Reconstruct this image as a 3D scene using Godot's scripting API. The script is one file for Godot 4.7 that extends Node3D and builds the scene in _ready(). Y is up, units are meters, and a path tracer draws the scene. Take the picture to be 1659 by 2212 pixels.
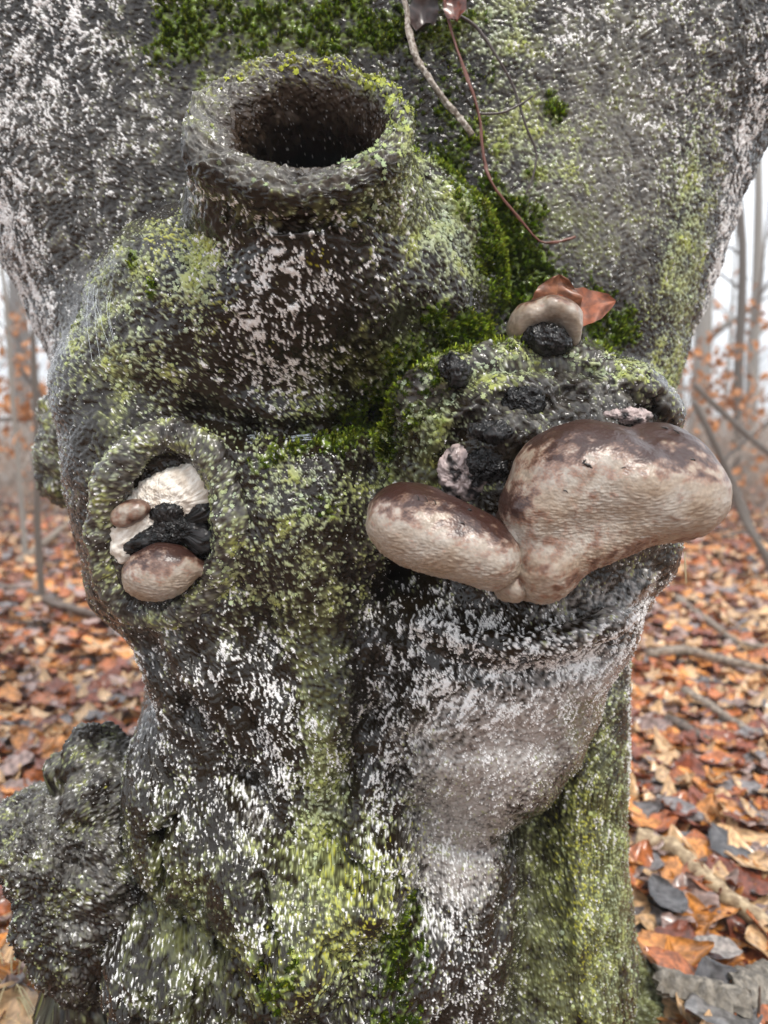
extends Node3D
# A wet old beech trunk in a winter wood: a hollow branch stub, bracket fungi, moss and lichens, leaf litter behind.

const EYE := Vector3(0, 0.75, 0)
const PITCH := 6.9
const FOCAL := 1661.0            # of a frame of 1659 x 2212
const GX0 := -0.66
const GY0 := -0.06
const GW := 1.32
const GH := 1.40

var rng := RandomNumberGenerator.new()
var used := {}
var fwd := Vector3(0, -sin(deg_to_rad(PITCH)), -cos(deg_to_rad(PITCH)))
var upv := Vector3(0, cos(deg_to_rad(PITCH)), -sin(deg_to_rad(PITCH)))
var n_fine := FastNoiseLite.new()
var n_mid := FastNoiseLite.new()
var n_big := FastNoiseLite.new()
var n_ridge := FastNoiseLite.new()
var n_cell := FastNoiseLite.new()
var zmap := PackedFloat32Array()
const ZN := 2112
const ZM := 2240
var masks_a: Image
var masks_b: Image
const MN := 528
const MM := 560
var ma := PackedFloat32Array()
var mb := PackedFloat32Array()
var sk_col := Color.BLACK
var sk_h := 0.0
var sk_white := 0.0
var stub_axis := Vector3(0.0, sin(deg_to_rad(38.0)), cos(deg_to_rad(38.0)))
var stub_c := at(645, 262, .575)
var left_edge: Array = []
var right_edge: Array = []

# ---------------------------------------------------------------- helpers
func at(px: float, py: float, d: float) -> Vector3:
	return EYE + fwd * d + Vector3.RIGHT * ((px - 829.5) / FOCAL * d) + upv * ((1106.0 - py) / FOCAL * d)

func on_ground(px: float, py: float, h := 0.0) -> Vector3:
	var dir := fwd + Vector3.RIGHT * ((px - 829.5) / FOCAL) + upv * ((1106.0 - py) / FOCAL)
	return EYE + dir * ((h - EYE.y) / dir.y)

func numbered(called: String) -> String:
	var k: int = used.get(called, -1) + 1
	used[called] = k
	return called if k == 0 else "%s_%03d" % [called, k]

func tag(o: Node, label := "", category := "", group := "", kind := ""):
	if label: o.set_meta("label", label)
	if category: o.set_meta("category", category)
	if group: o.set_meta("group", group)
	if kind: o.set_meta("kind", kind)
	return o

func base(called: String, where: Vector3) -> Node3D:
	var o := Node3D.new()
	o.name = numbered(called)
	o.position = where
	add_child(o, true)
	return o

func put(called: String, mesh: Mesh, mat: Material, parent: Node = self, where := Vector3.ZERO) -> MeshInstance3D:
	var o := MeshInstance3D.new()
	o.mesh = mesh
	o.material_override = mat
	o.name = numbered(called) if parent == self else called
	o.position = where
	parent.add_child(o, true)
	return o

func scatter(called: String, mesh: Mesh, mat: Material, places: Array, tints: PackedColorArray, parent: Node = self) -> MultiMeshInstance3D:
	var mm := MultiMesh.new()
	mm.transform_format = MultiMesh.TRANSFORM_3D
	mm.use_colors = true
	mm.mesh = mesh
	mm.instance_count = places.size()
	for i in places.size():
		mm.set_instance_transform(i, places[i])
		mm.set_instance_color(i, tints[i])
	var o := MultiMeshInstance3D.new()
	o.multimesh = mm
	o.material_override = mat
	o.name = numbered(called) if parent == self else called
	parent.add_child(o, true)
	o.set_meta("kind", "stuff")
	return o

func mesh_of(v: PackedVector3Array, n: PackedVector3Array, c: PackedColorArray, idx: PackedInt32Array, uv := PackedVector2Array()) -> ArrayMesh:
	var a := []
	a.resize(Mesh.ARRAY_MAX)
	a[Mesh.ARRAY_VERTEX] = v
	a[Mesh.ARRAY_NORMAL] = n
	if c.size(): a[Mesh.ARRAY_COLOR] = c
	if uv.size(): a[Mesh.ARRAY_TEX_UV] = uv
	a[Mesh.ARRAY_INDEX] = idx
	var m := ArrayMesh.new()
	m.add_surface_from_arrays(Mesh.PRIMITIVE_TRIANGLES, a)
	return m

func normals_of(v: PackedVector3Array, idx: PackedInt32Array) -> PackedVector3Array:
	var n := PackedVector3Array()
	n.resize(v.size())
	for k in range(0, idx.size(), 3):
		var a := idx[k]
		var b := idx[k + 1]
		var c := idx[k + 2]
		var f := (v[c] - v[a]).cross(v[b] - v[a])
		n[a] += f
		n[b] += f
		n[c] += f
	for k in n.size():
		n[k] = n[k].normalized()
	return n

func lin(r: float, g: float, b: float) -> Color:
	return Color(r, g, b).linear_to_srgb()

func matte(color: Color, rough: float, vertex := false, spec := 0.5) -> StandardMaterial3D:
	var m := StandardMaterial3D.new()
	m.albedo_color = color
	m.roughness = rough
	m.metallic_specular = spec
	m.vertex_color_use_as_albedo = vertex
	return m

func grain(m: StandardMaterial3D, freq: float, scale: float, strength: float, seed := 1, octaves := 4):
	var n := FastNoiseLite.new()
	n.seed = seed
	n.frequency = freq
	n.fractal_octaves = octaves
	var t := NoiseTexture2D.new()
	t.width = 512
	t.height = 512
	t.seamless = true
	t.as_normal_map = true
	t.bump_strength = 6.0
	t.noise = n
	m.normal_enabled = true
	m.normal_texture = t
	m.normal_scale = strength
	m.uv1_triplanar = true
	m.uv1_world_triplanar = true
	m.uv1_scale = Vector3.ONE * scale

func mottle(m: StandardMaterial3D, a: Color, b: Color, freq: float):
	var t := NoiseTexture2D.new()
	t.width = 256
	t.height = 256
	t.seamless = true
	var n := FastNoiseLite.new()
	n.frequency = freq
	n.fractal_octaves = 4
	t.noise = n
	var g := Gradient.new()
	g.colors = PackedColorArray([a, a.lerp(b, 0.4), b])
	g.offsets = PackedFloat32Array([0.3, 0.5, 0.7])
	t.color_ramp = g
	m.albedo_color = Color.WHITE
	m.albedo_texture = t

func smax(a: float, b: float, k: float) -> float:
	var h := maxf(k - absf(a - b), 0.0) / k
	return maxf(a, b) + h * h * k * 0.25

func table(t: Array, y: float) -> float:
	if y <= t[0][0]: return t[0][1]
	for i in range(1, t.size()):
		if y <= t[i][0]:
			var w: float = (y - t[i - 1][0]) / (t[i][0] - t[i - 1][0])
			w = w * w * (3.0 - 2.0 * w) * 0.5 + w * 0.5
			return lerpf(t[i - 1][1], t[i][1], w)
	return t[-1][1]

func tube(points: Array, radii: Array, sides := 7, wobble := 0.0, seg := 6) -> ArrayMesh:
	var curve := Curve3D.new()
	for i in points.size():
		var p: Vector3 = points[i]
		var q: Vector3 = points[mini(i + 1, points.size() - 1)]
		var r: Vector3 = points[maxi(i - 1, 0)]
		var h := (q - r) / 6.0
		curve.add_point(p, -h, h)
	var v := PackedVector3Array()
	var uv := PackedVector2Array()
	var idx := PackedInt32Array()
	var total := (points.size() - 1) * seg
	var side := Vector3.ZERO
	for i in total + 1:
		var f := float(i) / seg
		var k := mini(int(f), points.size() - 2)
		var p := curve.sample(k, f - k)
		var q := curve.sample(k, minf(f - k + 0.02, 1.0))
		var o := curve.sample(k, maxf(f - k - 0.02, 0.0))
		var t := (q - o).normalized()
		if side == Vector3.ZERO:
			side = t.cross(Vector3(0.31, 0.2, 0.93)).normalized()
		side = (side - t * side.dot(t)).normalized()
		var other := t.cross(side)
		var rad := lerpf(radii[k], radii[k + 1], f - k)
		for s in sides + 1:
			var a := TAU * (s % sides) / sides
			var rr := rad * (1.0 + wobble * n_mid.get_noise_3d(p.x * 3.0 / rad * 0.1 + cos(a) * 9, p.y * 30.0 + sin(a) * 9, p.z * 30.0))
			v.append(p + (side * cos(a) + other * sin(a)) * rr)
			uv.append(Vector2(float(s) / sides, f))
	for i in total:
		for s in sides:
			var a := i * (sides + 1) + s
			idx.append_array([a, a + 1, a + sides + 1, a + 1, a + sides + 2, a + sides + 1])
	# end caps
	for e in [0, total]:
		var c := v.size()
		var m := Vector3.ZERO
		for s in sides: m += v[e * (sides + 1) + s]
		v.append(m / sides)
		uv.append(Vector2.ZERO)
		for s in sides:
			var a: int = e * (sides + 1) + s
			if e == 0: idx.append_array([c, a + 1, a])
			else: idx.append_array([c, a, a + 1])
	return mesh_of(v, normals_of(v, idx), PackedColorArray(), idx, uv)

# A closed lump: the union of ellipsoids [centre, radii, turn about z] seen from one centre, displaced and coloured.
func lump(balls: Array, centre: Vector3, n: int, k: float, shape: Callable, colour: Callable) -> ArrayMesh:
	var v := PackedVector3Array()
	var dirs := PackedVector3Array()
	var idx := PackedInt32Array()
	var at_key := {}
	var far := 0.0
	var ce := PackedVector3Array()
	var ra := PackedVector3Array()
	var cs := PackedVector2Array()
	for b in balls:
		ce.append(b[0])
		ra.append(b[1])
		var turn: float = deg_to_rad(b[2]) if b.size() > 2 else 0.0
		cs.append(Vector2(cos(turn), sin(turn)))
		far = maxf(far, (b[0] - centre).length() + maxf(b[1].x, maxf(b[1].y, b[1].z)) * 1.1)
	for face in 6:
		var ids := PackedInt32Array()
		for i in n + 1:
			for j in n + 1:
				var a := i * 2 - n
				var b := j * 2 - n
				var g := Vector3i.ZERO
				match face:
					0: g = Vector3i(n, a, b)
					1: g = Vector3i(-n, b, a)
					2: g = Vector3i(b, n, a)
					3: g = Vector3i(a, -n, b)
					4: g = Vector3i(a, b, n)
					5: g = Vector3i(b, a, -n)
				var id: int = at_key.get(g, -1)
				if id < 0:
					var q := Vector3(tan(g.x * 0.7853982 / n), tan(g.y * 0.7853982 / n), tan(g.z * 0.7853982 / n)).normalized()
					var lo := 0.0
					var hi := far
					for it in 11:
						var m := (lo + hi) * 0.5
						var p := centre + q * m
						var f := 1e9
						for e in ce.size():
							var o := p - ce[e]
							var w := Vector3((o.x * cs[e].x + o.y * cs[e].y) / ra[e].x, (o.y * cs[e].x - o.x * cs[e].y) / ra[e].y, o.z / ra[e].z)
							var dd := (w.length() - 1.0) * minf(ra[e].x, minf(ra[e].y, ra[e].z))
							f = dd if f > 1e8 else -smax(-f, -dd, k)
						if f < 0.0: lo = m
						else: hi = m
					id = v.size()
					at_key[g] = id
					v.append(centre + q * (lo + hi) * 0.5)
					dirs.append(q)
				ids.append(id)
		for i in n:
			for j in n:
				var a := ids[i * (n + 1) + j]
				var b := ids[i * (n + 1) + j + 1]
				var c := ids[(i + 1) * (n + 1) + j]
				var d := ids[(i + 1) * (n + 1) + j + 1]
				idx.append_array([a, b, c, b, d, c])
	var nn := normals_of(v, idx)
	if nn[0].dot(dirs[0]) < 0.0:
		for t in range(0, idx.size(), 3):
			var s := idx[t]
			idx[t] = idx[t + 1]
			idx[t + 1] = s
		nn = normals_of(v, idx)
	var col := PackedColorArray()
	for i in v.size():
		v[i] += nn[i] * float(shape.call(v[i], nn[i]))
	nn = normals_of(v, idx)
	for i in v.size():
		col.append(colour.call(v[i], nn[i]))
	return mesh_of(v, nn, col, idx)

# ---------------------------------------------------------------- the trunk's relief and its growths
func edges():
	# [height, half-side x] down the outlines of the trunk
	for r in [[-330, -60, 0.9], [-260, 100, .88], [-175, 300, .86], [-75, 500, .85], [0, 650, .85], [60, 790, .85], [112, 860, .85], [150, 930, .84], [150, 1090, .8], [150, 1200, .78], [165, 1270, .8], [212, 1380, .8], [232, 1430, .82], [252, 1490, .82], [235, 1600, .84], [205, 1750, .86], [190, 1900, .88], [150, 2050, .9], [100, 2180, .93], [40, 2240, .95]]:
		var p := at(r[0], r[1], r[2])
		left_edge.push_front([p.y, p.x])
	for r in [[1900, -60, .92], [1790, 130, .9], [1659, 340, .88], [1622, 430, .88], [1590, 540, .88], [1552, 650, .88], [1522, 720, .88], [1488, 850, .88], [1450, 1000, .87], [1410, 1200, .88], [1372, 1400, .90], [1362, 1500, .91], [1360, 1640, .91], [1370, 1800, .91], [1393, 1950, .92], [1412, 2100, .93], [1440, 2180, .94], [1540, 2235, .95]]:
		var p := at(r[0], r[1], r[2])
		right_edge.push_front([p.y, p.x])

# [px, py, depth of the foremost point, radii in frame pixels, thickness in metres, tilt, roundness]
var domes := [
	[60, 150, .80, 360, 900, .20, 12, 2.0],        # left limb
	[1440, 150, .86, 330, 900, .20, -9, 2.0],      # right limb
	[720, 60, .90, 420, 700, .10, 0, 2.0],         # saddle between them
	[550, 640, .600, 545, 340, .19, 0, 2.2],       # swollen branch base
	[645, 560, .574, 300, 270, .17, 0, 2.1],       # and its neck
	[810, 520, .625, 350, 300, .15, -18, 2.0],
	[270, 1060, .634, 320, 430, .13, -3, 3.0],     # left mound round the eye
	[600, 1120, .618, 300, 310, .12, 0, 2.2],      # between the wounds
	[1175, 1075, .585, 400, 350, .18, 4, 2.2],      # right burl
	[1320, 900, .592, 250, 150, .10, 0, 2.0],
	[1080, 900, .590, 230, 150, .10, 0, 2.0],
	[1365, 1220, .640, 275, 185, .13, 16, 2.5],
	[1130, 1440, .61, 385, 235, .15, 16, 2.3],     # swelling below the burl
	[1075, 1610, .640, 310, 340, .14, -26, 2.2],
	[450, 1500, .655, 240, 330, .13, 18, 2.1],     # left fold
	[560, 1780, .68, 150, 300, .10, 12, 2.0],
	[690, 1600, .652, 170, 460, .11, 0, 2.0],       # middle ridge
	[780, 1850, .67, 110, 200, .08, 0, 2.0],
	[640, 2060, .615, 285, 190, .14, 0, 2.3],      # lumpy burl at the foot
	[480, 1930, .645, 210, 200, .12, 0, 2.2],
	[320, 1830, .665, 150, 230, .12, 0, 2.2],
	[790, 1960, .63, 120, 110, .09, 0, 2.0],
	[620, 2170, .60, 130, 120, .09, 0, 2.0],
	[560, 2260, .625, 430, 170, .12, 0, 2.2],
	[860, 2180, .645, 150, 130, .10, 0, 2.0],
	[350, 2200, .655, 240, 200, .13, 0, 2.2],
	[980, 2120, .70, 190, 420, .11, 0, 2.0],
	[1300, 1980, .78, 158, 760, .16, -5, 2.0],     # root column on the right
	[1220, 2300, .77, 260, 420, .14, -8, 2.0],
]

func dome_z(x: float, y: float, set_up: Array) -> float:
	var z := -9.0
	for d in set_up:
		var dx: float = x - d[0]
		var dy: float = y - d[1]
		var u: float = absf(dx * d[6] + dy * d[7]) / d[3]
		var w: float = absf(dy * d[6] - dx * d[7]) / d[4]
		if u > 2.5 or w > 2.5: continue
		var p: float = d[8]
		var rho := pow(pow(u, p) + pow(w, p), 1.0 / p)
		var f: float = d[2] - d[5] + (d[5] * sqrt(1.0 - rho * rho) if rho < 1.0 else -(rho - 1.0) * 0.25)
		z = f if z < -8.0 else smax(z, f, 0.065)
	return z

func groove(x: float, y: float, list: Array) -> float:
	var h := 0.0
	for g in list:
		# [ax, ay, bx, by, width, depth]
		var p := Vector2(x, y)
		var a := Vector2(g[0], g[1])
		var b := Vector2(g[2], g[3])
		if p.x < minf(a.x, b.x) - g[4] * 3 or p.x > maxf(a.x, b.x) + g[4] * 3 or p.y < minf(a.y, b.y) - g[4] * 3 or p.y > maxf(a.y, b.y) + g[4] * 3: continue
		var t := clampf((p - a).dot(b - a) / maxf((b - a).length_squared(), 1e-9), 0.0, 1.0)
		var q: float = p.distance_to(a.lerp(b, t)) / g[4]
		h += g[5] * exp(-q * q)
	return h

func relief():
	var set_up := []
	for d in domes:
		var c := at(d[0], d[1], d[2])
		var t := deg_to_rad(d[6])
		set_up.append([c.x, c.y, c.z, d[3] * d[2] / FOCAL, d[4] * d[2] / FOCAL, d[5], cos(t), sin(t), d[7]])
	# grooves (negative) and ridges (positive): polylines of [px, py], depth, width in pixels, height in metres
	var lines := []
	for l in [
		[[[400, 895], [520, 930], [640, 940], [740, 925], [840, 880]], .61, 30, -.016],                 # brow fold
		[[[900, 400], [1060, 560], [1120, 700]], .66, 45, -.02],                                        # mossy valley
		[[[1130, 690], [1250, 540], [1370, 620], [1420, 740]], .70, 60, -.03],
		[[[825, 1270], [850, 1330], [1000, 1385], [1150, 1400], [1300, 1370], [1440, 1290]], .60, 26, .013],  # lip below the fungus
		[[[840, 1390], [1000, 1440], [1150, 1450], [1300, 1430]], .62, 20, -.008],
		[[[760, 800], [820, 900], [800, 1030], [770, 1150]], .62, 45, -.012],
		[[[560, 1350], [640, 1550], [650, 1720]], .66, 24, -.006],
		[[[830, 1430], [760, 1600], [745, 1750]], .66, 24, -.006],
		[[[230, 1440], [350, 1700], [430, 1760]], .68, 28, -.008],
		[[[1420, 1470], [1240, 1690], [1120, 1860], [1080, 2000]], .72, 22, -.010],
		[[[370, 1790], [330, 1830], [350, 1900], [330, 1960]], .66, 12, -.018],
		[[[620, 1830], [780, 1860], [900, 1900]], .66, 14, -.01],
		[[[700, 1880], [860, 1950], [900, 2060], [850, 2160]], .63, 16, -.016],
		[[[560, 1900], [600, 1990], [560, 2080], [600, 2130]], .64, 14, -.012],
		[[[420, 1960], [480, 2060], [430, 2150]], .65, 14, -.012],
		[[[700, 2050], [740, 2110], [700, 2150]], .62, 12, -.012],
		[[[1140, 1450], [1240, 1640], [1230, 2000], [1250, 2200]], .80, 18, .006],
		[[[1300, 1700], [1290, 2000], [1330, 2200]], .82, 20, -.008],
		[[[300, 1400], [400, 1560], [520, 1720], [640, 1840]], .66, 34, -.012],
		[[[380, 1380], [500, 1540], [600, 1680]], .65, 24, -.007],
		[[[880, 1430], [800, 1580], [735, 1740], [710, 1850]], .65, 30, -.012],
		[[[990, 1480], [900, 1620], [850, 1760]], .64, 22, -.006],
		# rim and hollow of the right wound
		[[[860, 1000], [880, 880], [960, 800], [1080, 755], [1250, 760], [1400, 800], [1480, 880]], .62, 38, .012],
		[[[1000, 930], [1100, 870], [1250, 880], [1380, 890], [1440, 930]], .60, 26, -.008],
		[[[980, 940], [960, 1060]], .60, 30, -.010],
		[[[905, 960], [935, 880], [1010, 820], [1110, 790], [1230, 800]], .60, 15, -.008],
		[[[940, 980], [970, 905], [1040, 850], [1120, 825]], .60, 17, .006],
		[[[1225, 780], [1290, 805], [1345, 800]], .60, 13, -.014],
		[[[1350, 840], [1420, 880], [1470, 940]], .60, 15, -.010],
		[[[1150, 880], [1220, 850], [1320, 855]], .60, 22, -.010],
	]:
		for i in l[0].size() - 1:
			var a := at(l[0][i][0], l[0][i][1], l[1])
			var b := at(l[0][i + 1][0], l[0][i + 1][1], l[1])
			lines.append([a.x, a.y, b.x, b.y, l[2] * l[1] / FOCAL, l[3]])
	var eye_c := at(352, 1130, .632)
	var cn := ZN / 8
	var cm := ZM / 8
	var img := Image.create_empty(cn, cm, false, Image.FORMAT_RF)
	for j in cm:
		var y := GY0 + GH * (j + 0.5) / cm
		for i in cn:
			var x := GX0 + GW * (i + 0.5) / cn
			var z := maxf(dome_z(x, y, set_up), -1.25)
			z += groove(x, y, lines)
			var e := Vector2((x - eye_c.x) / 0.041, (y - eye_c.y) / 0.060).length()
			if e < 1.4: z -= 0.017 * (1.0 - smoothstep(0.85, 1.0, e))
			# the trunk draws out into the collar of the stub
			var tx := x - stub_c.x
			if absf(tx) < 0.088:
				var tv := -sqrt(0.0885 * 0.0885 - tx * tx)
				var ta := (y - stub_c.y - stub_axis.z * tv) / stub_axis.y
				if ta > -0.2 and ta < 0.06:
					var tz := stub_c.z + stub_axis.z * ta - stub_axis.y * tv - 0.002 - maxf(0.0, ta + 0.03) * 2.5
					z = smax(z, tz, 0.05)
			# the wood is gone inside the hollow stub
			var hp := Vector3(x, y, z) - stub_c
			var ha := hp.dot(stub_axis)
			var hr := (hp - stub_axis * ha).length()
			if hr < 0.088 and ha > -0.19:
				var zz := stub_c.z + (-0.19 - hp.y * stub_axis.y) / stub_axis.z
				z = lerpf(z, zz, 1.0 - smoothstep(0.074, 0.088, hr))
			# lumps of every size
			z += 0.008 * n_big.get_noise_2d(x * 8.0, y * 8.0)
			var rough_zone := 0.0
			rough_zone = clampf((0.36 - y) * 5.0, 0.0, 1.0) * clampf((0.02 - x) * 20.0 + 0.5, 0.0, 1.0)
			rough_zone = maxf(rough_zone, 0.28 * clampf(1.0 - Vector2((x - 0.13) / 0.14, (y - 0.77) / 0.06).length(), 0.0, 1.0) * 2.0)
			z += rough_zone * (0.014 * n_big.get_noise_2d(x * 26.0 + 3.0, y * 26.0) - 0.016 * pow(1.0 - absf(n_big.get_noise_2d(x * 22.0 + 31.0, y * 22.0)), 8.0) + 0.007 * n_big.get_noise_2d(x * 60.0 + 13.0, y * 60.0))
			img.set_pixel(i, j, Color(z, 0, 0))
	img.resize(ZN, ZM, Image.INTERPOLATE_CUBIC)
	zmap = img.get_data().to_float32_array()

func zmap_at(x: float, y: float) -> float:
	var fx := clampf((x - GX0) / GW * ZN - 0.5, 0.0, ZN - 1.001)
	var fy := clampf((y - GY0) / GH * ZM - 0.5, 0.0, ZM - 1.001)
	var i := int(fx)
	var j := int(fy)
	var u := fx - i
	var w := fy - j
	var k := j * ZN + i
	return lerpf(lerpf(zmap[k], zmap[k + 1], u), lerpf(zmap[k + ZN], zmap[k + ZN + 1], u), w)

func axis_z(y: float) -> float:
	return -0.93 - 0.05 * clampf(y - 0.8, 0.0, 1.0)

func front_z(x: float, y: float) -> float:
	var l := table(left_edge, y)
	var r := table(right_edge, y)
	var s := (2.0 * x - l - r) / (r - l)
	if absf(s) > 1.0: return -99.0
	return front_of(x, y, s)

func front_of(x: float, y: float, s: float) -> float:
	var za := axis_z(y)
	var b := za + 0.15 * sqrt(maxf(0.0, 1.0 - s * s))
	var z := smax(b, zmap_at(x, y), 0.03)
	# every relief returns to the outline at the sides
	var e := sqrt(maxf(0.0, 1.0 - pow(absf(s), 10.0)))
	return za + (z - za) * e

func on_bark(px: float, py: float, lift := 0.0) -> Vector3:
	var d := 0.40
	while d < 1.25:
		var p := at(px, py, d)
		if p.z <= front_z(p.x, p.y) + lift: return p
		d += 0.003
	return at(px, py, 0.85)

# zones of growth: white crust, green algae, moss, lichen
var zones_a := [
	[[40, 150, 200, 260, .55], [20, 500, 90, 260, .8], [100, 720, 55, 170, .6], [260, 280, 150, 200, .35], [150, 60, 120, 120, .5],
		[590, 700, 180, 170, .62], [680, 570, 170, 80, .45], [570, 830, 140, 70, .45], [440, 480, 60, 120, .45],
		[500, 1440, 140, 160, .55], [610, 1620, 70, 170, .62], [340, 1560, 110, 180, .4], [520, 1730, 120, 90, .45],
		[1000, 1370, 200, 50, .75], [930, 1470, 130, 120, .62], [1250, 1440, 170, 70, .85], [1150, 1560, 230, 150, .6], [820, 1680, 70, 200, .6], [960, 1830, 110, 160, .45],
		[1000, 2060, 70, 120, .32], [1040, 2160, 110, 90, .32], [940, 1960, 60, 60, .35], [1380, 1330, 90, 60, .8],
		[1480, 150, 160, 240, .4], [1610, 330, 50, 260, .85], [1540, 620, 35, 170, .9], [1240, 60, 110, 80, .55], [1420, 330, 150, 170, .25],
		[1290, 1850, 60, 300, .28], [1357, 1600, 10, 170, .8], [560, 2010, 80, 40, .62], [250, 2080, 100, 60, .5], [450, 1780, 90, 60, .2], [110, 1880, 90, 60, .4], [80, 1760, 120, 40, .35], [180, 2100, 90, 100, .6], [300, 1900, 80, 50, .3], [1400, 1310, 90, 50, .6], [420, 2130, 90, 50, .4]],
	[[950, 480, 130, 170, .75], [230, 640, 110, 200, .5], [260, 850, 130, 200, .45], [340, 530, 130, 80, .6], [620, 1120, 200, 220, .38], [560, 1330, 200, 90, .4], [690, 1600, 60, 350, .8],
		[900, 930, 90, 200, .7], [1080, 780, 260, 50, .6], [1300, 1950, 150, 460, .95], [1400, 2150, 90, 130, .9], [1250, 1560, 80, 160, .6], [720, 1950, 300, 200, .6], [450, 2100, 250, 120, .45], [330, 1900, 160, 220, .45],
		[1330, 200, 110, 330, .45], [1480, 560, 90, 300, .8], [1130, 330, 130, 200, .6], [1200, 500, 140, 80, .55], [1060, 60, 120, 100, .7], [480, 80, 260, 120, .6], [700, 60, 300, 80, .7], [160, 1250, 90, 200, .8], [330, 350, 120, 160, .2], [800, 840, 160, 100, .5], [1180, 2080, 110, 160, .6], [140, 1760, 120, 150, .3], [640, 430, 250, 60, .25]],
	[[400, 60, 70, 60, .55], [560, 50, 130, 60, .55], [800, 60, 130, 70, .6], [1000, 150, 70, 120, .35], [1110, 560, 65, 130, 1.0], [1060, 470, 45, 80, 1.0], [980, 370, 40, 90, .7], [1180, 620, 60, 60, .7], [1000, 715, 100, 40, .75], [880, 830, 70, 60, .55], [790, 900, 80, 45, .5], [690, 960, 80, 25, .55],
		[560, 1010, 30, 20, .6], [680, 1080, 40, 40, .4], [860, 960, 40, 60, .4], [1200, 240, 25, 25, .7], [1300, 680, 60, 50, .6], [1340, 730, 50, 30, .5], [860, 2070, 50, 100, .55], [600, 2130, 50, 60, .4], [290, 555, 16, 16, 1.0], [330, 630, 16, 16, .9], [390, 100, 60, 60, .5], [145, 1180, 25, 60, .5], [900, 290, 30, 80, .4], [1530, 1190, 15, 50, .5]],
	[[370, 540, 120, 90, .55], [240, 640, 90, 170, .32], [440, 600, 60, 100, .7], [960, 480, 130, 170, .72], [620, 1080, 190, 160, .46], [480, 1130, 30, 170, .45], [600, 1290, 170, 100, .36], [900, 880, 100, 120, .6], [1080, 770, 200, 40, .7], [1450, 830, 60, 70, .7], [1370, 800, 130, 35, .55], [1480, 930, 30, 90, .6], [1500, 1200, 40, 60, .5], [480, 1950, 120, 80, .25], [130, 1900, 120, 160, .35], [1010, 790, 90, 40, .6], [850, 1130, 30, 100, .4], [1310, 1950, 150, 440, .45], [1410, 2160, 70, 110, .4], [790, 1930, 170, 150, .42], [720, 2110, 150, 70, .45], [1480, 500, 80, 320, .55], [1150, 330, 130, 150, .5], [1060, 70, 100, 80, .6], [340, 760, 130, 130, .4], [160, 720, 40, 100, .6], [680, 1700, 50, 200, .5], [600, 870, 250, 60, .2]],
]
# dark (wet bark, and painted shade below the stub and in folds), pale pinkish, bare grey, yellow
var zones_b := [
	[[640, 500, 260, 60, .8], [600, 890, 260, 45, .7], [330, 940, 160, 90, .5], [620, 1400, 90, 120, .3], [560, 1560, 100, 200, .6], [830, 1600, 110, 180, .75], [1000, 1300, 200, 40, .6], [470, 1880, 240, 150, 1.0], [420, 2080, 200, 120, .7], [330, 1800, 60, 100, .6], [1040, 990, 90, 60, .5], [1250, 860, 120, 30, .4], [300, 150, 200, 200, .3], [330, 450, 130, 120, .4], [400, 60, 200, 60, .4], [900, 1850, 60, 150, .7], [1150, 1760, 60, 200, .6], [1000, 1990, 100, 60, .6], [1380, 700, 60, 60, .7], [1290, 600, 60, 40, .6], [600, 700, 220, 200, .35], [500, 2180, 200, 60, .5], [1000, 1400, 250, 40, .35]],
	[[1140, 1600, 230, 150, 1.0], [1290, 1480, 130, 90, .9], [990, 1780, 110, 170, .95], [980, 1890, 70, 50, .6], [700, 1730, 60, 80, .35], [560, 1760, 50, 60, .35], [1320, 1300, 160, 40, .5], [1400, 1270, 90, 30, .4]],
	[[1200, 850, 260, 80, .42], [300, 250, 220, 260, .5], [1330, 300, 180, 350, .8], [1180, 380, 120, 250, .5], [120, 1730, 110, 60, .9], [1550, 300, 120, 300, .3], [60, 400, 120, 300, .3], [950, 480, 100, 120, .3], [230, 700, 90, 200, .3], [500, 1300, 160, 100, .1], [600, 300, 200, 60, .3]],
	[[370, 520, 90, 70, .7], [780, 1950, 200, 110, .55], [690, 560, 30, 30, .7], [640, 2140, 200, 80, .5], [1260, 1900, 70, 350, .6], [960, 780, 40, 30, .6], [1000, 2000, 30, 60, .3], [1450, 820, 40, 50, .6], [600, 720, 200, 100, .15], [460, 640, 40, 60, .5]],
]

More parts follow.
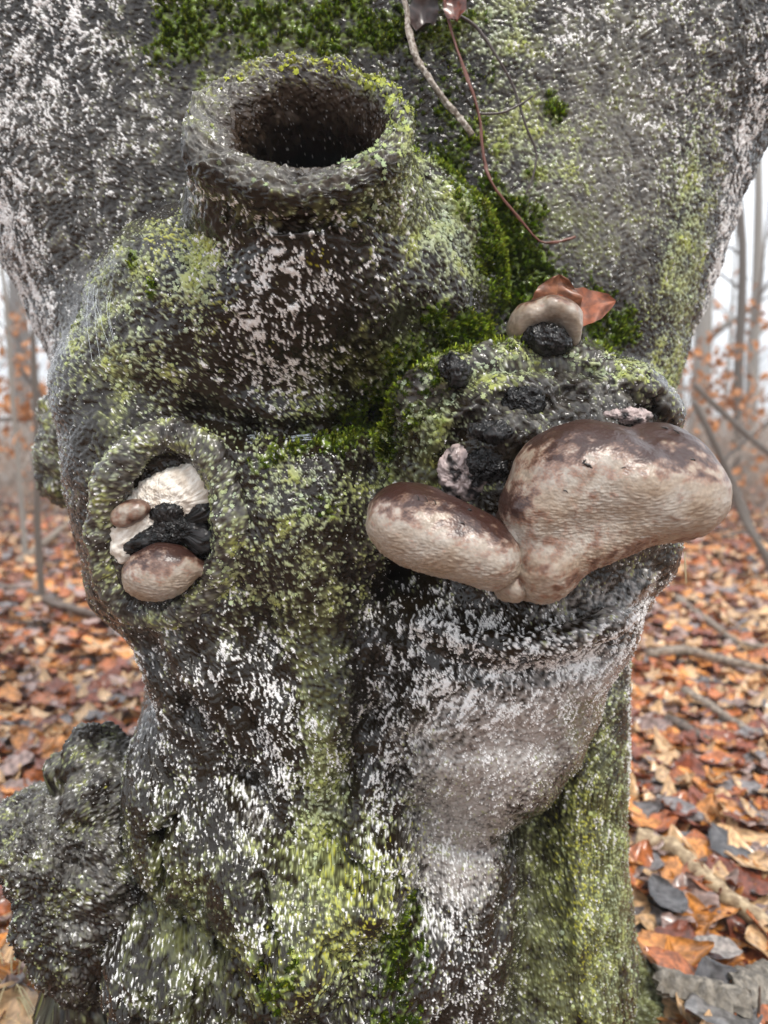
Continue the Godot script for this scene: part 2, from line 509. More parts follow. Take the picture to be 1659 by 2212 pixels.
func masks():
	for which in 2:
		var zones: Array = zones_a if which == 0 else zones_b
		var cn := MN / 4
		var cm := MM / 4
		var acc: Array[PackedFloat32Array] = []
		for ch in 4:
			var grid := PackedFloat32Array()
			grid.resize(cn * cm)
			for z in zones[ch]:
				var p := on_bark(z[0], z[1])
				var d := (p - EYE).dot(fwd)
				var rx: float = z[2] * d / FOCAL
				var ry: float = z[3] * d / FOCAL
				var i0 := maxi(0, int((p.x - rx * 2.2 - GX0) / GW * cn))
				var i1 := mini(cn - 1, int((p.x + rx * 2.2 - GX0) / GW * cn) + 1)
				var j0 := maxi(0, int((p.y - ry * 2.2 - GY0) / GH * cm))
				var j1 := mini(cm - 1, int((p.y + ry * 2.2 - GY0) / GH * cm) + 1)
				for j in range(j0, j1 + 1):
					var v := (GY0 + GH * (j + 0.5) / cm - p.y) / ry
					for i in range(i0, i1 + 1):
						var u := (GX0 + GW * (i + 0.5) / cn - p.x) / rx
						var f: float = z[4] * exp(-(u * u + v * v) * 0.9)
						var k := j * cn + i
						grid[k] = 1.0 - (1.0 - grid[k]) * (1.0 - f)
			acc.append(grid)
		var img := Image.create_empty(cn, cm, false, Image.FORMAT_RGBAF)
		for j in cm:
			for i in cn:
				var k := j * cn + i
				img.set_pixel(i, j, Color(acc[0][k], acc[1][k], acc[2][k], acc[3][k]))
		img.resize(MN, MM, Image.INTERPOLATE_BILINEAR)
		if which == 0: ma = img.get_data().to_float32_array()
		else: mb = img.get_data().to_float32_array()

# the bark's colour, fine relief and whiteness at a point
func skin(p: Vector3, x: float, y: float):
	var mi := (clampi(int((y - GY0) / GH * MM), 0, MM - 1) * MN + clampi(int((x - GX0) / GW * MN), 0, MN - 1)) * 4
	var white := ma[mi]
	var green := ma[mi + 1]
	var moss := ma[mi + 2]
	var lichen := ma[mi + 3]
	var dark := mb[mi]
	var pink := mb[mi + 1]
	var grey := mb[mi + 2]
	var yellow := mb[mi + 3]
	skin_with(p, x, y, white, green, moss, lichen, dark, pink, grey, yellow)

func skin_with(p: Vector3, x: float, y: float, white: float, green: float, moss: float, lichen: float, dark: float, pink: float, grey: float, yellow: float):
	# bark lines run down and draw together towards the foot
	var s := (x + 0.075) / (0.36 + 0.435 * smoothstep(0.36, 0.64, y) + 0.75 * clampf(y - 0.62, 0.0, 0.25)) * 0.72
	var sway := 0.012 * n_big.get_noise_3d(p.x * 14.0, p.y * 14.0, p.z * 14.0)
	# the root column on the right is finely grooved lengthwise
	var col_w := smoothstep(0.14, 0.20, x) * (1.0 - smoothstep(0.42, 0.52, y))
	var yf := lerpf(58.0, 24.0, col_w)
	var a := n_ridge.get_noise_3d((s + sway * (1.0 - 0.7 * col_w)) * 185.0, y * yf, p.z * lerpf(60.0, 120.0, col_w))
	var b := n_mid.get_noise_3d(p.x * 150.0, p.y * 190.0, p.z * 150.0)
	var c := n_fine.get_noise_3d(p.x * 520.0, p.y * 520.0, p.z * 520.0)
	var e := n_big.get_noise_3d(p.x * 26.0, p.y * 26.0, p.z * 26.0)
	var w := n_mid.get_noise_3d((x + sway) * 90.0 + 50.0, (y + sway) * 330.0, p.z * 60.0)     # cross wrinkles
	sk_h = 0.0010 * a + 0.00038 * b + 0.00006 * c + 0.0008 * w
	var ridge := a * 0.7 + b * 0.4 + w * 0.45
	# bark
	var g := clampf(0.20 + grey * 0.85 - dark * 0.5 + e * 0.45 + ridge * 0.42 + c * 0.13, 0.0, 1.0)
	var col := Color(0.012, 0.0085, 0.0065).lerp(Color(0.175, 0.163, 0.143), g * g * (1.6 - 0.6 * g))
	if pink > 0.02:
		col = col.lerp(Color(0.40, 0.375, 0.352).lerp(Color(0.27, 0.235, 0.215), clampf(0.35 + w * 0.9 - a * 0.5, 0.0, 1.0)), clampf((pink + e * 0.35 + b * 0.3 + a * 0.25 + c * 0.15 - 0.25) * 1.9, 0.0, 0.94))
	var gg := clampf((green * 1.25 + e * 0.6 + b * 0.35 * (1.0 - 0.3 * col_w) + a * (0.25 + 0.5 * col_w) - 0.45) * 1.7, 0.0, 0.85)
	col = col.lerp(Color(0.098, 0.102, 0.040), gg)
	# lichen in small scabs
	var le := lichen * 1.15 + c * 0.42 + b * 0.55 * (1.0 - 0.35 * col_w) + a * 0.5 * col_w + e * 0.45 - 0.62
	if le > 0.0:
		var k := clampf(le * 6.0, 0.0, 0.9)
		var hue := clampf(0.5 + e * 1.1 + yellow * 0.6 - 0.2, 0.0, 1.0)
		col = col.lerp(Color(0.34, 0.38, 0.26).lerp(Color(0.33, 0.35, 0.10), hue), k)
		sk_h += 0.0006 * k
	var ye := yellow + c * 0.5 + b * 0.5 - 0.85
	if ye > 0.0:
		col = col.lerp(Color(0.42, 0.40, 0.03), clampf(ye * 5.0, 0.0, 0.85))
	if moss > 0.05:
		var mo := clampf((moss + e * 0.5 + b * 0.3 - 0.3) * 2.5, 0.0, 1.0)
		col = col.lerp(Color(0.13, 0.19, 0.02), mo)
		sk_h += 0.003 * mo * (0.5 + 0.6 * e)
	# white crust on the ridges
	var t2 := n_ridge.get_noise_3d((s + sway) * 125.0 + 40.0, y * 30.0, p.z * 30.0)
	var line := 1.0 - minf(1.0, absf(t2) * 5.5)
	var cr := white * 1.0 + line * 0.70 + a * 0.26 + c * 0.30 + e * 0.50 + b * 0.22 - 0.95
	sk_white = clampf(cr * 6.0, 0.0, 1.0)
	if sk_white > 0.0:
		col = col.lerp(Color(0.84, 0.825, 0.81), sk_white * 0.97)
		sk_h += 0.0006 * sk_white * (0.6 + 0.8 * c)
	col.a = 1.0
	sk_col = col

# ---------------------------------------------------------------- the scene
func _ready():
	rng.seed = 4711
	var cam := Camera3D.new()
	cam.name = "camera"
	cam.position = EYE
	cam.rotation_degrees = Vector3(-PITCH, 0, 0)
	cam.keep_aspect = Camera3D.KEEP_HEIGHT
	cam.near = 0.05
	cam.far = 400.0
	var lens := CameraAttributesPhysical.new()
	lens.frustum_focal_length = 26.29
	lens.frustum_focus_distance = 0.60
	lens.exposure_aperture = 5.0
	lens.frustum_near = 0.05
	lens.frustum_far = 400.0
	cam.attributes = lens
	cam.fov = 67.3
	add_child(cam)
	cam.current = true

	var sky_mat := ProceduralSkyMaterial.new()
	sky_mat.sky_top_color = Color(0.93, 0.95, 0.98)
	sky_mat.sky_horizon_color = Color(0.95, 0.965, 0.98)
	sky_mat.ground_bottom_color = Color(0.35, 0.28, 0.22)
	sky_mat.ground_horizon_color = Color(0.6, 0.55, 0.5)
	sky_mat.sky_energy_multiplier = 1.0
	var sky := Sky.new()
	sky.sky_material = sky_mat
	var env := Environment.new()
	env.background_mode = Environment.BG_SKY
	env.sky = sky
	env.tonemap_mode = Environment.TONE_MAPPER_LINEAR
	env.tonemap_exposure = 2.2
	env.sdfgi_enabled = true
	env.ssao_enabled = true
	env.ssil_enabled = true
	env.fog_enabled = true
	env.fog_density = 0.009
	env.fog_light_color = Color(0.96, 0.97, 0.98)
	var we := WorldEnvironment.new()
	we.name = "world_environment"
	we.environment = env
	add_child(we)
	var sun := DirectionalLight3D.new()
	sun.name = "sun"
	sun.rotation_degrees = Vector3(-58, 28, 0)
	sun.light_energy = 0.5
	sun.light_angular_distance = 10.0
	sun.light_color = Color(1.0, 0.98, 0.95)
	sun.shadow_enabled = true
	add_child(sun)

	for n in [n_fine, n_mid, n_big, n_ridge, n_cell]:
		n.frequency = 1.0
		n.noise_type = FastNoiseLite.TYPE_SIMPLEX
		n.fractal_type = FastNoiseLite.FRACTAL_NONE
	n_big.fractal_type = FastNoiseLite.FRACTAL_FBM
	n_big.fractal_octaves = 3
	n_mid.seed = 5
	n_big.seed = 9
	n_ridge.seed = 21
	n_ridge.fractal_type = FastNoiseLite.FRACTAL_FBM
	n_ridge.fractal_octaves = 2

	edges()
	relief()
	masks()
	build_ground()
	build_tree()
	build_fungi()
	build_twigs()
	build_litter()
	build_wood()

# ---------------------------------------------------------------- tree
var bark_mat: StandardMaterial3D
var crust_glint_places: Array = []
var crust_glint_tints := PackedColorArray()
var moss_places: Array = []
var moss_tints := PackedColorArray()
var flake_places: Array = []
var flake_tints := PackedColorArray()

func seat(p: Vector3, n: Vector3, size: Vector3, spin: float, lean := 0.25) -> Transform3D:
	var up := (n + Vector3(rng.randf() - 0.5, rng.randf() - 0.5, rng.randf() - 0.5) * lean * 2.0).normalized()
	var x := up.cross(Vector3(0.02, 0.1, 0.99)).normalized()
	if x.length() < 0.1: x = Vector3.RIGHT
	var z := x.cross(up)
	var b := Basis(x, up, z) * Basis(Vector3.UP, spin)
	return Transform3D(b.scaled_local(size), p)

func grow(p: Vector3, n: Vector3, x: float, y: float, area: float):
	# seeds the small growths and glint grains on a piece of bark of this area
	var mi := (clampi(int((y - GY0) / GH * MM), 0, MM - 1) * MN + clampi(int((x - GX0) / GW * MN), 0, MN - 1)) * 4
	if sk_white > 0.25 and rng.randf() < area * 1700000.0 * sk_white:
		var s := 0.00035 + 0.0008 * pow(rng.randf(), 3.0)
		var t := 0.80 + 0.12 * rng.randf()
		crust_glint_places.append(seat(p + n * 0.0001, n, Vector3(s * (0.7 + rng.randf() * 0.7), s * 0.8, s * (0.8 + rng.randf() * 0.9)), rng.randf() * TAU, 0.25))
		crust_glint_tints.append(Color(t, t * 0.985, t * 0.98))
	if rng.randf() < area * 6000.0 * clampf(1.0 + 2.0 * n_big.get_noise_3d(p.x * 18.0, p.y * 18.0, p.z * 18.0), 0.0, 2.0):  # pale grains all over the bark, painted stand-ins for wet glints
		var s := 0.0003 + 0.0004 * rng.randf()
		crust_glint_places.append(seat(p, n, Vector3(s, s * 0.8, s * 1.3), rng.randf() * TAU, 0.3))
		crust_glint_tints.append(Color(0.85, 0.84, 0.83))
	var moss := ma[mi + 2]
	if moss > 0.12:
		var e := n_big.get_noise_3d(p.x * 26.0, p.y * 26.0, p.z * 26.0) * 0.6 + n_mid.get_noise_3d(p.x * 120.0, p.y * 120.0, p.z * 120.0) * 0.4
		if moss + e * 0.8 > 0.30 + 0.22 * rng.randf() and rng.randf() < area * 230000.0 * clampf(moss + e, 0.2, 1.0):
			var s := 0.0018 + 0.0022 * rng.randf()
			moss_places.append(seat(p, (n + Vector3.UP * 0.5).normalized(), Vector3(s, s * (0.35 + 0.7 * rng.randf() + 0.8 * e), s), rng.randf() * TAU, 0.45))
			var t := 0.55 + 0.7 * rng.randf()
			moss_tints.append(Color(0.34 * t + 0.14 * rng.randf(), 0.52 * t, 0.03 * t))
	var li := ma[mi + 3]
	if li > 0.1:
		var e := n_big.get_noise_3d(p.x * 26.0, p.y * 26.0, p.z * 26.0)
		var f := n_mid.get_noise_3d(p.x * 90.0 + 7.0, p.y * 90.0, p.z * 90.0)
		if li + e * 0.6 + f * 0.5 > 0.60 and rng.randf() < area * 110000.0 * li:
			var s := 0.0008 + 0.0022 * pow(rng.randf(), 2.5)
			flake_places.append(seat(p + n * 0.0006, n, Vector3(s, s, s), rng.randf() * TAU, 0.35))
			var hue := clampf(0.5 + e * 1.2 + (mb[mi + 3]) * 0.7 - 0.25 + (rng.randf() - 0.5) * 0.5, 0.0, 1.0)
			var t := 0.7 + 0.5 * rng.randf()
			var c := Color(0.36, 0.42, 0.29).lerp(Color(0.33, 0.36, 0.10), hue)
			flake_tints.append(Color(c.r * t, c.g * t, c.b * t))

func build_tree():
	var tree := base("beech_tree", Vector3.ZERO)
	tag(tree, "thick wet old beech trunk with a hollow branch stub, burls, moss and white crust", "tree")
	bark_mat = matte(Color.WHITE, 0.18, true, 0.30)
	grain(bark_mat, 0.03, 16.0, 0.55, 3)
	bark_mat.clearcoat_enabled = true       # a film of rain water
	bark_mat.clearcoat = 0.3
	bark_mat.clearcoat_roughness = 0.08

	# the trunk
	var nx := 760
	var ny := 1040
	var nb := 48
	var row := nx + nb
	var v := PackedVector3Array()
	var col := PackedColorArray()
	v.resize(row * ny)
	col.resize(row * ny)
	var wh := PackedFloat32Array()
	wh.resize(nx * ny)
	var y_lo := -0.05
	var y_hi := 1.33
	# first the form, then its normals, then the fine relief along them
	for j in ny:
		var y := y_lo + (y_hi - y_lo) * j / (ny - 1)
		var l := table(left_edge, y)
		var r := table(right_edge, y)
		var mid := (l + r) * 0.5
		var hw := (r - l) * 0.5
		var za := axis_z(y)
		for i in nx:
			var u := 2.0 * i / (nx - 1) - 1.0
			var s := 1.2 * u - 0.2 * pow(u, 5.0)
			var x := mid + hw * s
			v[j * row + i] = Vector3(x, y, front_of(x, y, s))
		for i in nb:
			var t := PI * (i + 1.0) / (nb + 1.0)
			v[j * row + nx + i] = Vector3(mid + hw * cos(t), y, za - minf(hw, 0.34) * sin(t) * (1.0 + 0.08 * n_big.get_noise_2d(cos(t) * 3.0, y * 5.0)))
	var nn := PackedVector3Array()
	nn.resize(row * ny)
	for j in ny:
		var ja := maxi(j - 1, 0) * row
		var jb := mini(j + 1, ny - 1) * row
		for i in row:
			nn[j * row + i] = (v[j * row + (i + 1) % row] - v[j * row + (i + row - 1) % row]).cross(v[jb + i] - v[ja + i]).normalized()
	for j in ny:
		for i in row:
			var k := j * row + i
			var p := v[k]
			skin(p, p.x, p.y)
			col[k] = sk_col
			if i < nx: wh[j * nx + i] = sk_white
			v[k] = p + nn[k] * sk_h
	for j in ny:
		var ja := maxi(j - 1, 0) * row
		var jb := mini(j + 1, ny - 1) * row
		for i in row:
			nn[j * row + i] = (v[j * row + (i + 1) % row] - v[j * row + (i + row - 1) % row]).cross(v[jb + i] - v[ja + i]).normalized()
	var idx := PackedInt32Array()
	idx.resize(row * (ny - 1) * 6)
	var q := 0
	for j in ny - 1:
		for i in row:
			var a := j * row + i
			var b := j * row + (i + 1) % row
			idx[q] = a
			idx[q + 1] = a + row
			idx[q + 2] = b
			idx[q + 3] = b
			idx[q + 4] = a + row
			idx[q + 5] = b + row
			q += 6
	put("trunk", mesh_of(v, nn, col, idx), bark_mat, tree)
	for j in ny - 1:
		for i in nx - 1:
			var k := j * row + i
			if nn[k].z < 0.05 and absf(nn[k].x) < 0.8: continue
			var area := (v[k + 1] - v[k]).cross(v[k + row] - v[k]).length()
			sk_white = wh[j * nx + i]
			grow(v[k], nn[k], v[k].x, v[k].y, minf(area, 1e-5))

	# limbs above the fork
	for s in [[-1, .40], [1, .44]]:
		var pts := [Vector3(s[0] * 0.26, 1.18, -1.10), Vector3(s[0] * 0.36, 1.42, -1.10), Vector3(s[0] * 0.50, 1.8, -1.12), Vector3(s[0] * 0.72, 2.5, -1.2), Vector3(s[0] * 0.9, 3.4, -1.3)]
		put("limb", tube(pts, [0.12, 0.21, 0.19, 0.16, 0.12], 24, 0.1), plain_bark, tree)

	build_stub(tree)
	# burls that stand out at the sides
	var rough := func(p: Vector3, n: Vector3) -> float:
		skin(p, p.x, p.y)
		return sk_h + 0.009 * n_big.get_noise_3d(p.x * 24.0, p.y * 24.0, p.z * 24.0) + 0.004 * absf(n_big.get_noise_3d(p.x * 70.0, p.y * 70.0, p.z * 70.0)) + 0.0016 * n_mid.get_noise_3d(p.x * 260.0, p.y * 260.0, p.z * 260.0)
	var look := func(p: Vector3, n: Vector3) -> Color:
		skin(p, p.x, p.y)
		return sk_col
	var pale_look := func(p: Vector3, n: Vector3) -> Color:
		skin_with(p, p.x, p.y, 0.25, 0.5, 0.0, 0.35, 0.0, 0.0, 0.55, 0.1)
		return sk_col
	put("side_burl", lump([[at(122, 905, .93), Vector3(.020, .030, .03)], [at(132, 1010, .92), Vector3(.024, .038, .035)], [at(175, 960, .92), Vector3(.04, .075, .05)]], at(160, 960, .92), 40, .015, rough, pale_look), bark_mat, tree)
	var root := [[at(165, 1800, .80), Vector3(.082, .046, .09), -4], [at(60, 1790, .83), Vector3(.034, .034, .06)], [at(195, 1625, .80), Vector3(.028, .024, .04)], [at(150, 1660, .80), Vector3(.020, .018, .03)], [at(200, 1940, .80), Vector3(.066, .09, .09), 12], [at(240, 1720, .79), Vector3(.045, .05, .07)], [at(270, 1900, .77), Vector3(.05, .08, .07)], [at(215, 2180, .84), Vector3(.055, .13, .09), -6]]
	var root_look := func(p: Vector3, n: Vector3) -> Color:
		var e := n_big.get_noise_3d(p.x * 14.0, p.y * 14.0, p.z * 14.0)
		skin_with(p, p.x, p.y, 0.10 + e * 0.3, 0.30, 0.0, 0.06 - e * 0.3, 0.15, 0.0, 0.10 + e * 0.4 + 0.50 * n.y, 0.1)  # upward faces greyer: the sky sheen is painted into the bark
		return sk_col
	put("root_burl", lump(root, at(180, 1860, .80), 120, .014, rough, root_look), bark_mat, tree)

	# callus rims: round the left wound and over the right one
	var oval := []
	for k in 13:
		var a := TAU * k / 12.0
		oval.append([358 + 140 * cos(a) + 12 * sin(a), (1140 if sin(a) > 0 else 1146) - (202 if sin(a) > 0 else 188) * sin(a)])
	put("wound_rim", rim(oval, .0140, true, .05, true), bark_mat, tree)
	put("wound_rim", rim([[838, 1030], [862, 930], [905, 860], [975, 812], [1075, 790], [1180, 795], [1290, 802], [1370, 826], [1425, 865]], .020, false, .75, true), bark_mat, tree)
	put("wound_rim", rim([[838, 1300], [920, 1355], [1040, 1392], [1170, 1398], [1290, 1362], [1360, 1330], [1410, 1300]], .012, false, .4), bark_mat, tree)
	grow_on_meshes(tree)
	make_growths()

func rim(path: Array, radius: float, closed: bool, sink: float, film := false) -> ArrayMesh:
	var curve := Curve3D.new()
	var pts := []
	for q in path: pts.append(on_bark(q[0], q[1]) - Vector3(0, 0, radius * sink))
	for i in pts.size():
		var o: Vector3 = pts[maxi(i - 1, 0)] if not closed or i > 0 else pts[pts.size() - 2]
		var q: Vector3 = pts[mini(i + 1, pts.size() - 1)] if not closed or i < pts.size() - 1 else pts[1]
		curve.add_point(pts[i], (o - q) / 6.0, (q - o) / 6.0)
	var seg := 28
	var sides := 44
	var total := (pts.size() - 1) * seg
	var v := PackedVector3Array()
	var idx := PackedInt32Array()
	for i in total + 1:
		var f := float(i) / seg
		var k := mini(int(f), pts.size() - 2)
		var p := curve.sample(k, f - k)
		var t := (curve.sample(k, minf(f - k + 0.03, 1.0)) - curve.sample(k, maxf(f - k - 0.03, 0.0))).normalized()
		var side := t.cross(Vector3(0, 0, 1)).normalized()
		var out := side.cross(t).normalized()
		var u := float(i) / total
		var swell := 1.0 + 0.35 * n_big.get_noise_3d(p.x * 22.0, p.y * 22.0, p.z * 22.0)
		if not closed: swell *= pow(sin(PI * clampf(u * 0.96 + 0.02, 0.0, 1.0)), 0.4)
		for s in sides:
			var a := TAU * s / sides
			v.append(p + (side * cos(a) + out * sin(a) * 0.85) * radius * swell)
	for i in total:
		for s in sides:
			var a := i * sides + s
			var b := i * sides + (s + 1) % sides
			idx.append_array([a, a + sides, b, b, a + sides, b + sides])
	var nn := normals_of(v, idx)
	var c0 := curve.sample(0, 0.0)
	if nn[0].dot(v[0] - c0) < 0.0:
		for t in range(0, idx.size(), 3):
			var s := idx[t]
			idx[t] = idx[t + 1]
			idx[t + 1] = s
		nn = normals_of(v, idx)
	var col := PackedColorArray()
	for k in v.size():
		var p := v[k]
		if film: skin_with(p, p.x, p.y, 0.12, 0.42, 0.0, 0.30, 0.0, 0.0, 0.42, 0.05)
		else: skin(p, p.x, p.y)
		col.append(sk_col)
		v[k] = p + nn[k] * (sk_h + 0.0012 * n_big.get_noise_3d(p.x * 70.0, p.y * 70.0, p.z * 70.0))
	return mesh_of(v, normals_of(v, idx), col, idx)

func grow_on_meshes(tree: Node3D):
	for c in tree.get_children():
		if not (String(c.name).begins_with("wound_rim") or c.name in ["side_burl", "root_burl"]): continue
		var a = c.mesh.surface_get_arrays(0)
		var v: PackedVector3Array = a[Mesh.ARRAY_VERTEX]
		var n: PackedVector3Array = a[Mesh.ARRAY_NORMAL]
		for k in v.size():
			if n[k].z < -0.2: continue
			skin(v[k], v[k].x, v[k].y)
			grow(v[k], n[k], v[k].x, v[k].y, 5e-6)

var plain_bark := matte(Color(0.30, 0.29, 0.27), 0.5)

func build_stub(tree: Node3D):
	var ax := stub_axis
	var right := Vector3.RIGHT
	var back := ax.cross(right).normalized() * -1.0
	if back.y < 0: back = -back
	var c := stub_c
	# [distance along the axis, radius]
	var prof := [[-.20, .165], [-.15, .148], [-.11, .126], [-.075, .106], [-.045, .0925], [-.025, .0870], [-.014, .0885], [-.005, .0885], [.0025, .0840], [.0045, .0765], [.0025, .0690], [-.0045, .0620], [-.015, .0570], [-.03, .053], [-.055, .050], [-.085, .047], [-.12, .042], [-.17, .03], [-.175, .002]]
	var na := 480
	var per := 16
	var np := (prof.size() - 1) * per + 1
	var v := PackedVector3Array()
	var idx := PackedInt32Array()
	var kinds := PackedFloat32Array()
	for i in np:
		var f := float(i) / per
		var k := mini(int(f), prof.size() - 2)
		var t := f - k
		# smooth profile
		var p0 = prof[maxi(k - 1, 0)]
		var p1 = prof[k]
		var p2 = prof[k + 1]
		var p3 = prof[mini(k + 2, prof.size() - 1)]
		var h: float = cubic_interpolate(p1[0], p2[0], p0[0], p3[0], t)
		var r: float = cubic_interpolate(p1[1], p2[1], p0[1], p3[1], t)
		for j in na:
			var a := TAU * j / na
			var d := Vector2(cos(a), sin(a))
			var inner := smoothstep(9.0, 12.0, f)
			var lip := exp(-pow((f - 8.8) / 2.0, 2.0))
			var rr := r * (1.0 + 0.045 * n_big.get_noise_2d(d.x * 0.9 + 3.0, d.y * 0.9) + 0.05 * inner * n_big.get_noise_2d(d.x * 2.0 + 7.0, d.y * 2.0 + h * 8.0))
			# the collar flares into the trunk at the sides and behind, not below
			if f < 6.0: rr = lerpf(rr, minf(rr, 0.092), smoothstep(-0.1, 0.75, -d.y))
			# the hole is narrower towards the lower rim
			if inner > 0.0: rr *= 1.0 - inner * 0.26 * maxf(0.0, -d.y)
			var hh := h + lip * (0.006 * n_big.get_noise_2d(d.x * 1.6, d.y * 1.6 + 9.0) + 0.004 * n_big.get_noise_2d(d.x * 5.0, d.y * 5.0 + f))
			# a fold in the bark on the upper right
			var fold := exp(-pow((a - 0.95) / 0.16, 2.0)) * exp(-pow((f - 7.6) / 1.2, 2.0))
			rr -= 0.008 * fold
			var p := c + ax * hh + right * (d.x * rr + 0.007 * inner) + back * (d.y * rr)
			if inner > 0.3:
				p += (right * d.x + back * d.y) * (0.0022 * n_ridge.get_noise_3d(cos(a) * 3.5, h * 22.0, sin(a) * 3.5) + 0.0016 * n_big.get_noise_3d(p.x * 60.0, p.y * 60.0, p.z * 60.0) + 0.0006 * n_mid.get_noise_3d(p.x * 260.0, p.y * 260.0, p.z * 260.0))
			v.append(p)
			kinds.append(inner)
	for i in np - 1:
		for j in na:
			var a := i * na + j
			var b := i * na + (j + 1) % na
			idx.append_array([a, b, a + na, b, b + na, a + na])
	var nn := normals_of(v, idx)
	var flip := nn[na * per * 2].dot(v[na * per * 2] - c) < 0.0
	if flip:
		for t in range(0, idx.size(), 3):
			var s := idx[t]
			idx[t] = idx[t + 1]
			idx[t + 1] = s
		nn = normals_of(v, idx)
	var col := PackedColorArray()
	for k in v.size():
		var i := k / na
		var f := float(i) / per
		var a := TAU * (k % na) / na
		var p := v[k]
		var inner := kinds[k]
		var top := smoothstep(7.0, 8.4, f) * (1.0 - smoothstep(11.5, 13.0, f))
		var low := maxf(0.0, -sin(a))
		var east := maxf(0.0, cos(a))
		if inner < 0.9:
			var white := 0.30 * (1.0 - top) * low * (1.0 - smoothstep(5.0, 7.0, f)) + 0.12
			var green := 0.35 + 0.35 * east * (1.0 - top)
			var lich := 0.06 * top + 0.40 * top * east + 0.35 * top * maxf(0.0, sin(a)) + 0.4 * east * (1.0 - top)
			var dark := 0.95 * (1.0 - top) * low  # shade on the underside of the neck, painted into the bark
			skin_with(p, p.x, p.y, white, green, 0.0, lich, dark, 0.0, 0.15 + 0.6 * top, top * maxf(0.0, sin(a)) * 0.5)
			v[k] = p + nn[k] * sk_h * (1.0 - 0.45 * top)
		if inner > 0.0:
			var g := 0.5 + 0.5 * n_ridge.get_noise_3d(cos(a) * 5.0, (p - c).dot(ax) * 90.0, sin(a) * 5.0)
			var deep := smoothstep(12.2, 14.6, f)  # blackens with depth: shade of the hollow painted into the wood
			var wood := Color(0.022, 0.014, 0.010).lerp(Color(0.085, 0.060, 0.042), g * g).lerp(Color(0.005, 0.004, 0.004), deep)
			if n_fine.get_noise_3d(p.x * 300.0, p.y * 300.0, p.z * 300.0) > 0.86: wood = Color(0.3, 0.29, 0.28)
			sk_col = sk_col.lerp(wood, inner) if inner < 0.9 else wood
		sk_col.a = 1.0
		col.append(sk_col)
		if inner < 0.5 and f > 2.0 and nn[k].z > -0.3 and rng.randf() < 0.5:
			sk_white *= 0.8
			var east2 := east
			var l2 := top * (0.05 + 0.4 * east2 + 0.35 * maxf(0.0, sin(a))) + 0.3 * east2
			if sk_white > 0.4 and rng.randf() < 0.10:
				var s := 0.0008 + 0.001 * rng.randf()
				crust_glint_places.append(seat(v[k], nn[k], Vector3(s, s * 0.8, s * 1.6), rng.randf(), 0.3))
				crust_glint_tints.append(Color(0.84, 0.83, 0.82))
			if l2 + 0.6 * n_mid.get_noise_3d(p.x * 90.0, p.y * 90.0, p.z * 90.0) > 0.55 and rng.randf() < 0.12:
				var s := 0.0012 + 0.0026 * rng.randf() * rng.randf()
				flake_places.append(seat(v[k] + nn[k] * 0.0005, nn[k], Vector3.ONE * s, rng.randf() * TAU, 0.4))
				var c2 := Color(0.34, 0.42, 0.25).lerp(Color(0.36, 0.39, 0.05), clampf(0.35 + 0.6 * sin(a) + rng.randf() * 0.5, 0.0, 1.0))
				flake_tints.append(c2 * (0.7 + 0.5 * rng.randf()))
	nn = normals_of(v, idx)
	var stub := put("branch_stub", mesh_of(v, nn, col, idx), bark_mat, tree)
	# rotten splinters in the hollow
	var splinter_mat := matte(lin(0.035, 0.030, 0.026), 0.45)
	for k in 16:
		var a := -0.4 + 2.2 * rng.randf() + (0.0 if k % 2 else PI * 0.6)
		var p := c - ax * (0.085 + 0.03 * rng.randf()) + right * (cos(a) * 0.030 * rng.randf() + 0.012) + back * (-0.012 + 0.02 * rng.randf())
		var h := 0.018 + 0.035 * rng.randf()
		put("splinter", tube([p, p + ax * h * 0.5 + right * 0.003 * (rng.randf() - 0.5), p + ax * h], [0.006, 0.004, 0.0012], 6, 0.5, 4), splinter_mat, stub)

